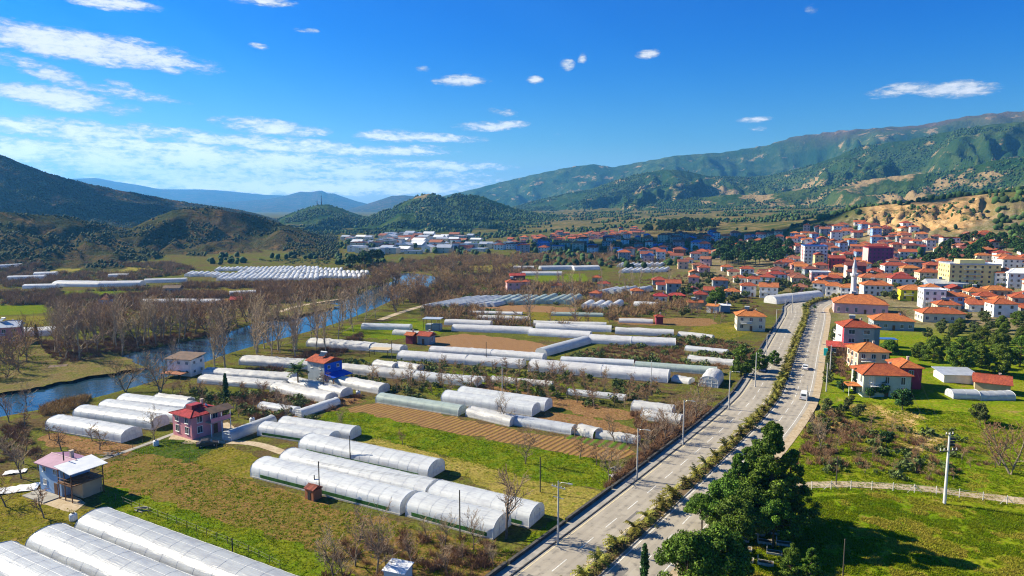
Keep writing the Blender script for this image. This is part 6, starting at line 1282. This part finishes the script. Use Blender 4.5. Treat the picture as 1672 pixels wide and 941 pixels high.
for u, v, h, lab in [(1355,612,9.0,'lamp pole at the right shoulder before the grey apartment house'),(1349,640,8.0,'lamp pole at the right shoulder near the white van')]: lamp(P(u, v), h, lab, False, -1)
def post(u, v, h, lab, m=pole_d, r=.09):
    p = P(u, v); t = thing('wooden_post', lab, 'post', p); mb = MB(); mb.lathe([(r * 1.2, -.2), (r, h)], 6); link('shaft', mb.mesh('shaft', m), t); mb = MB(); mb.lathe([(r * 1.25, h - .02), (r * .5, h + .08), (0, h + .09)], 6); link('cap', mb.mesh('cap', m), t)
for u, v, h, lab in [(522,814,6.6,'dark post right behind the red brick hut'),(572,757,5.6,'dark post between the clear greenhouses'),(751,872,7.0,'dark post before the clear greenhouse with the vent strip'),(514,803,3.0,'short dark post at the red brick hut'),(882,804,6.4,'slim dark post at the edge of the dry meadow'),(1365,792,5.2,'dark post above the field fence'),(1376,945,5.6,'dark post in the lawn at the bottom edge'),(820,650,8.5,'grey post before the long silvery greenhouse, left'),(1063,635,8.0,'grey post before the long silvery greenhouse, right'),(794,596,7.5,'thin post standing before the broad white greenhouse'),(640,594,7.5,'thin post near the brown open shed'),(380,905,2.4,'short post at the corner of the weedy field'),(1317,660,5.0,'pole at the bank beside the road')]: post(u, v, h, lab, pole_d if u not in (820, 1063, 1317) else pole_m)
p = P(1542, 823); t = thing('utility_pole', 'white power pole with two crossarms and insulators on the lawn by the fence', 'power pole', p, R(8)); H = 12.6
mb = MB(); mb.lathe([(.26, -.3), (.15, H)], 10); link('shaft', mb.mesh('shaft', mat('white_pole', (.66, .66, .64), (.55, .55, .53), 1.5, .7)), t)
for z, w in ((H - 3.2, 3.4), (H - .35, 1.6)): mb = MB(); mb.box((0, 0, z), (w, .14, .16)); link('crossarm', mb.mesh('crossarm', mat('rusty_steel', (.12, .09, .07), rough=.8)), t)
for x, z in ((-1.5, H - 3.1), (-.8, H - 3.1), (.8, H - 3.1), (1.5, H - 3.1), (-.6, H - .25), (.6, H - .25)): mb = MB(); mb.lathe([(.06, 0), (.12, .1), (.06, .2), (.12, .3), (0, .42)], 7); link('insulator', mb.mesh('insulator', ceram), t, (x, 0, z))
mb = MB()
for k in range(3): mb.box((.55, 0, H - 1.1 - .55 * k), (.9, .5, .3))
link('switch_gear', mb.mesh('switch_gear', black), t)
mb = MB()
def wire(mb, a, b_, sag, r=.018, n=12):
    a, b_ = Vector(a), Vector(b_); mb.tube([a.lerp(b_, i / n) - Vector((0, 0, sag * 4 * (i / n) * (1 - i / n))) for i in range(n + 1)], r, 3, cap=False)
for k, x in enumerate((-1.5, .8, 1.5)): wire(mb, p + Vector((x, 0, H - 2.7)), (p.x + 34 + k * 3, p.y - 34 + k, 8.5), 1.2)
for x in (-1.5, 1.5): wire(mb, p + Vector((x, 0, H - 2.7)), (p.x + 28 + x, p.y + 60, 9.5), 1.5)
tag(link('power_line', mb.mesh('power_line', wirem)), 'thin power lines sagging from the white power pole to the right', 'power line')
mb = MB(); a = P(911, 889); b_ = P(572, 757)
for x, e in ((-.9, 0), (.9, .5)): wire(mb, (a.x + x, a.y, 8.9), (a.x - 42, a.y + 14 + e, 7.6), .8, .016)
tag(link('overhead_wire', mb.mesh('overhead_wire', wirem)), 'wires running left from the nearest lamp pole over the bare tree', 'wire')
# fence and farm track right of the road
FL = [(1291,803),(1330,800),(1392,799),(1440,801),(1485,804),(1520,807),(1554,811),(1600,817),(1672,827),(1740,838)]
fp = smoothpath([tuple(P(u, v)[:2]) for u, v in FL], 6); L = np.concatenate([[0], np.cumsum(np.hypot(*np.diff(fp, axis=0).T))])
Lf, Rt = ribbon(fp, (-3.4, -.7), 0)
V = np.vstack([np.column_stack([Lf, terrain(Lf[:, 0], Lf[:, 1]) + .06]), np.column_stack([Rt, terrain(Rt[:, 0], Rt[:, 1]) + .06])]); n = len(fp); me = np_mesh('farm_track', V, np.array([(i, i + 1, n + i + 1, n + i) for i in range(n - 1)]), dirt)
if me.polygons[0].normal.z < 0: me.flip_normals()
tag(link('farm_track', me), kind='structure')
fm = mat('fence_concrete', (.62, .61, .57), (.5, .49, .46), 2, .85); t = thing('field_fence', 'long wire fence on white concrete posts along the farm track', 'fence', (fp[0][0], fp[0][1], hz(*fp[0]))); o0 = Vector(t.location); pm_ = MB(); pm_.box((0, 0, .75), (.10, .10, 1.7)); PM = pm_.mesh('post', fm); br = MB(); br.tube([(0, 0, 1.3), (1.3, 0, 0)], .05, 4); br.tube([(0, 0, 1.3), (-1.3, 0, 0)], .05, 4); BR = br.mesh('brace', fm); tops = []
for k, s in enumerate(np.arange(.5, L[-1] - .3, 3.6)):
    x, y = np.interp(s, L, fp[:, 0]), np.interp(s, L, fp[:, 1]); z = hz(x, y); q = link('post', PM, t, Vector((x, y, z)) - o0); tops.append(Vector((x, y, z)) - o0)
    if k % 4 == 2: link('brace', BR, t, Vector((x, y, z)) - o0)
mb = MB()
for zz in (.45, .8, 1.15, 1.45): mb.tube([q + Vector((0, -.07, zz)) for q in tops], .016, 3, cap=False)
link('wire', mb.mesh('wire', mat('fence_wire', (.4, .4, .4), rough=.5)), t)
# garden and field fences on the left
def stake_fence(pts, label, h=1.2, step=2.5):
    c = smoothpath([tuple(G(u, v)) for u, v in pts], 4); L = np.concatenate([[0], np.cumsum(np.hypot(*np.diff(c, axis=0).T))]); t = thing('stake_fence', label, 'fence', (c[0][0], c[0][1], 0)); m_ = MB(); m_.tube([(0, 0, -.1), (0, 0, h)], .05, 4); M_ = m_.mesh('stake', pole_d); tp = []
    for s in np.arange(0, L[-1], step): x, y = np.interp(s, L, c[:, 0]) - c[0][0], np.interp(s, L, c[:, 1]) - c[0][1]; link('stake', M_, t, (x, y, 0)); tp.append((x, y, h * .9))
    mb = MB(); mb.tube(tp, .015, 3, cap=False); mb.tube([(x, y, z * .5) for x, y, z in tp], .015, 3, cap=False); link('wire', mb.mesh('wire', wirem), t)
stake_fence([(165,806),(210,826),(262,846),(330,872),(400,900),(470,935)], 'dark stake fence along the green verge above the large tunnels')
stake_fence([(152,748),(200,738),(250,720)], 'dark stake fence along the concrete path by the four tunnels')
stake_fence([(310,756),(370,728)], 'dark stake fence between the garden and the yellow field')
# vehicles
tyre = mat('tyre', (.015, .015, .016), rough=.8); rimm = mat('wheel_rim', (.4, .4, .42), rough=.35, metal=.7); headl = mat('headlight', (.75, .76, .78), rough=.15); taill = mat('tail_light', (.45, .02, .02), rough=.3)
def car(p, a, paintc, label, van=False, name='parked_car', cat='car'):
    L, Wd = (4.9, 1.9) if van else (4.3, 1.76); cp = mat('paint_' + label[:5], paintc, rough=.3, spec=.5)
    prof = [(-L / 2, .35), (-L / 2, .9), (-L / 2 + .12, 1.9), (L / 2 - 1.35, 1.95), (L / 2 - .75, 1.15), (L / 2 - .05, .95), (L / 2, .35)] if van else [(-L / 2, .35), (-L / 2 + .03, .85), (-L / 2 + .55, .95), (-L / 2 + 1.0, 1.42), (L / 2 - 2.0, 1.45), (L / 2 - 1.2, .95), (L / 2 - .1, .78), (L / 2, .35)]
    t = thing(name, label, cat, p, a); mb = MB(); n = len(prof); vs = []
    for s in (-1, 1):
        for x, z in prof: vs.append((x, s * (Wd / 2 - max(0, z - .95) * .16), z))
    mb.add(vs, [tuple(range(n)), tuple(range(2 * n - 1, n - 1, -1))] + [(i, n + i, n + (i + 1) % n, (i + 1) % n) for i in range(n)]); link('body', mb.mesh('body', cp), t)
    def pane(nm, q): m_ = MB(); m_.add(q, [(0, 1, 2, 3)]); link(nm, m_.mesh(nm, glass), t)
    if van:
        pane('windscreen', [(L / 2 - .77, -.72, 1.22), (L / 2 - .77, .72, 1.22), (L / 2 - 1.28, .66, 1.88), (L / 2 - 1.28, -.66, 1.88)])
        for s in (-1, 1): pane('side_window', [(x, s * (.965 - (z - .95) * .16), z) for x, z in ((L / 2 - 2.3, 1.2), (L / 2 - 1.15, 1.2), (L / 2 - 1.45, 1.75), (L / 2 - 2.3, 1.75))])
        pane('rear_window', [(-L / 2 + .02, -.6, 1.25), (-L / 2 + .02, .6, 1.25), (-L / 2 + .09, .55, 1.75), (-L / 2 + .09, -.55, 1.75)])
    else:
        pane('windscreen', [(L / 2 - 1.22, -.74, 1.0), (L / 2 - 1.22, .74, 1.0), (L / 2 - 1.93, .66, 1.42), (L / 2 - 1.93, -.66, 1.42)]); pane('rear_window', [(-L / 2 + .57, .72, .99), (-L / 2 + .57, -.72, .99), (-L / 2 + .96, -.66, 1.39), (-L / 2 + .96, .66, 1.39)])
        for s in (-1, 1): pane('side_window', [(x, s * (.895 - max(0, z - .95) * .16), z) for x, z in ((-L / 2 + .85, 1.02), (L / 2 - 1.45, 1.02), (L / 2 - 2.0, 1.37), (-L / 2 + 1.1, 1.37))])
    for x in (-L / 2 + .8, L / 2 - .85):
        for s in (-1, 1):
            w = MB(); w.lathe([(.18, -.1), (.32, -.1), (.34, 0), (.32, .1), (.18, .1)], 14); q = link('wheel', w.mesh('tyre', tyre), t, (x, s * (Wd / 2 - .04), .33), rot=(R(90), 0, 0)); m_ = MB(); m_.lathe([(0, .06), (.18, .08), (.18, -.08), (0, -.06)], 10); link('rim', m_.mesh('rim', rimm), q)
    for s in (-1, 1):
        m_ = MB(); m_.box((L / 2 + .0, s * .62, .68), (.08, .34, .16)); link('headlight', m_.mesh('headlight', headl), t); m_ = MB(); m_.box((-L / 2 + .01, s * .68, .82), (.07, .2, .22)); link('tail_light', m_.mesh('tail_light', taill), t)
def ang(p): i = int(np.argmin(np.hypot(*(ROAD - np.array(p[:2])).T))); d = ROAD[i + 1] - ROAD[i - 1]; return math.atan2(d[1], d[0])
q = P(1313, 651); car((q.x, q.y, .03), ang(q), (.74, .74, .72), 'white van driving on the right carriageway', True, 'delivery_van', 'van'); q = P(1315, 603); car((q.x, q.y, .03), ang(q), (.76, .76, .76), 'white small car on the right carriageway', name='small_car'); q = P(1246, 606); car((q.x, q.y, .03), ang(q) + math.pi, (.16, .24, .36), 'blue-grey car in the shade of the round pine', name='small_car')
q = P(250, 722); q = P(312, 726); car((q.x + 4, q.y - 1, .06), .4, (.05, .05, .055), 'dark car parked in front of the pink house')
# graves under the roadside pines
marble = mat('marble', (.46, .45, .42), (.34, .33, .31), 1.5, .5); bluem = mat('blue_enamel', (.03, .16, .50), rough=.4)
for i, q in enumerate(sample_poly([(1165,905),(1200,880),(1262,868),(1280,890),(1250,925),(1190,935)], 14, 2.6)):
    t = thing('grave', 'white marble grave under the roadside pines', 'grave', (q[0], q[1], hz(*q)), R(-20) + random.gauss(0, .08), 'graves under the roadside pines'); mb = MB()
    for c, s in (((0, -.5, .2), (2.1, .1, .4)), ((0, .5, .2), (2.1, .1, .4)), ((-1.0, 0, .2), (.1, .9, .4)), ((1.0, 0, .2), (.1, .9, .4))): mb.box(c, s)
    link('border', mb.mesh('border', marble), t); mb = MB(); mb.add([(-1.1, -.35, 0), (-1.1, .35, 0), (-1.1, .35, 1.0), (-1.1, .18, 1.2), (-1.1, 0, 1.27), (-1.1, -.18, 1.2), (-1.1, -.35, 1.0)] + [(-.98, -.35, 0), (-.98, .35, 0), (-.98, .35, 1.0), (-.98, .18, 1.2), (-.98, 0, 1.27), (-.98, -.18, 1.2), (-.98, -.35, 1.0)], [tuple(range(6, -1, -1)), tuple(range(7, 14))] + [(k, (k + 1) % 7, 7 + (k + 1) % 7, 7 + k) for k in range(7)]); link('headstone', mb.mesh('headstone', marble), t)
    mb = MB(); mb.box((0, 0, .16), (1.85, .85, .3)); link('bed', mb.mesh('bed', earth), t)
p = P(1288, 857); t = thing('feed_box', 'blue and white box standing on the grass by the conifers', 'box', p, .3); mb = MB(); mb.box((0, 0, .55), (1.1, .8, 1.1)); link('case', mb.mesh('case', bluem), t); mb = MB(); mb.box((0, -.42, .6), (.7, .05, .6)); link('panel', mb.mesh('panel', marble), t); mb = MB(); mb.box((0, 0, 1.16), (1.25, .95, .1)); link('lid', mb.mesh('lid', ceram), t)
# masts on the far hill
for u, v, h, lab in ((525, 334, 34, 'tall thin antenna mast on the hilltop'), (518, 336, 16, 'short antenna mast beside the tall one on the hilltop')):
    d = pixdir(u, v); k = 2400 / math.hypot(d[0], d[1]); x, y = d[0] * k, d[1] * k; t = thing('antenna_mast', lab, 'mast', (x, y, hz(x, y) - 1)); mb = MB(); mb.lathe([(1.6, 0), (.5, h)], 5); link('lattice', mb.mesh('lattice', mat('mast_red', (.35, .12, .10), rough=.6)), t); mb = MB(); mb.box((0, 0, h * .7), (3, 3, 3)); link('dish_platform', mb.mesh('dish_platform', rail), t)
# clutter about the houses: timber, tanks, loose film
tank = mat('tank_white', (.62, .64, .66), rough=.5)
for u, v, lab in ((255, 728, 'white water tank on the path side of the pink house'), (120, 850, 'white barrel in the yard of the mauve-roofed house'), (585, 645, 'white barrel by the tunnel before the blue house'), (412, 690, 'white tank on the yard path beyond the pink house')):
    p = P(u, v); t = thing('water_tank', lab, 'tank', p); mb = MB(); mb.lathe([(0, 0), (.55, 0), (.6, .15), (.6, 1.0), (.45, 1.15), (0, 1.2)], 14); link('barrel', mb.mesh('barrel', tank, True), t); mb = MB(); mb.lathe([(.22, 1.14), (.22, 1.28), (0, 1.3)], 10); link('lid', mb.mesh('lid', black), t)
for u, v, lab in ((232, 834, 'small heap of grey planks at the field corner'), (178, 745, 'low stack of crates at the concrete path'), (1003, 768, 'heap of white film scraps at the field edge by the wall')):
    p = P(u, v); t = thing('plank_heap', lab, 'heap', p, random.random()); mb = MB()
    for k in range(7): mb.box((random.gauss(0, .25), random.gauss(0, .3), .08 + .09 * k), (2.0, .18, .06), rz=random.gauss(0, .4))
    link('planks', mb.mesh('planks', mat('grey_planks', (.34, .31, .27), (.24, .22, .19), 3, .9)), t)
sheet_m = mat('loose_film', (.70, .71, .72), (.55, .56, .58), 1.2, .5, .05)
for u, v, w_, d_5, lab in ((28, 800, 6.5, 3.4, 'pale plastic sheet spread on the ground left of the mauve-roofed house'), (25, 772, 3.6, 2.0, 'crumpled white plastic sheet at the left edge behind the yard'), (1005, 778, 2.4, 1.3, 'scrap of white film at the edge of the green field by the wall')):
    p = P(u, v); gx, gy = 12, 8; V = [((i / gx - .5) * w_, (j / gy - .5) * d_5, .12 + .22 * float(vnoise(i * .8 + u, j * .9, 5))) for j in range(gy + 1) for i in range(gx + 1)]; mb = MB(); mb.add(V, [(j * (gx + 1) + i, j * (gx + 1) + i + 1, (j + 1) * (gx + 1) + i + 1, (j + 1) * (gx + 1) + i) for j in range(gy) for i in range(gx)]); o = link('plastic_sheet', mb.mesh('plastic_sheet', sheet_m, True), None, p, .4); tag(o, lab, 'plastic sheet')
# ------------------------------------------------------------------ unseen clouds placed off-view to shade the far quarter and left hills; the air
cm = bpy.data.materials.new('cloud_white'); cm.use_nodes = True; b = cm.node_tree.nodes['Principled BSDF']; b.inputs['Base Color'].default_value = (.9, .9, .9, 1); b.inputs['Roughness'].default_value = 1; b.inputs['Specular IOR Level'].default_value = 0
def shadow_cloud(target, alt, size, n, seed):
    r = np.random.default_rng(seed); c = Vector(target) + sdir * (alt / sdir.z); V = []; xyz = np.column_stack([c.x + r.normal(0, size[0], n), c.y + r.normal(0, size[1], n), c.z + r.normal(0, 16, n)]); k = np.exp(-(((xyz[:, 0] - c.x) / size[0]) ** 2 + ((xyz[:, 1] - c.y) / size[1]) ** 2) / 4); sc = r.uniform(24, 62, n) * k + 14; S = np.column_stack([sc, sc, sc * .5])
    big = [];
    for i in range(5):
        V_, F_ = blob(300 + i); big.append((V_, F_))
    o = link('shadow_cloud', merged('shadow_cloud', big, xyz, r.random(n) * 6.28, S, cm)); tag(o, kind='stuff')
shadow_cloud((235, 870, 0), 1500, (190, 70), 48, 3)
shadow_cloud((-900, 1650, 120), 1900, (380, 200), 170, 5)
HZ = bpy.data.materials.new('haze'); HZ.use_nodes = True; t = HZ.node_tree; t.nodes.remove(t.nodes['Principled BSDF']); pv = N(t, 'ShaderNodeVolumePrincipled'); pv.inputs['Color'].default_value = (.12, .46, 1.0, 1); pv.inputs['Density'].default_value = 7.4e-5; pv.inputs['Anisotropy'].default_value = .25
t.links.new(pv.outputs[0], t.nodes['Material Output'].inputs['Volume'])
mb = MB(); mb.box((0, 0, 445), (32000, 32000, 900)); tag(link('haze', mb.mesh('haze', HZ)), kind='stuff')
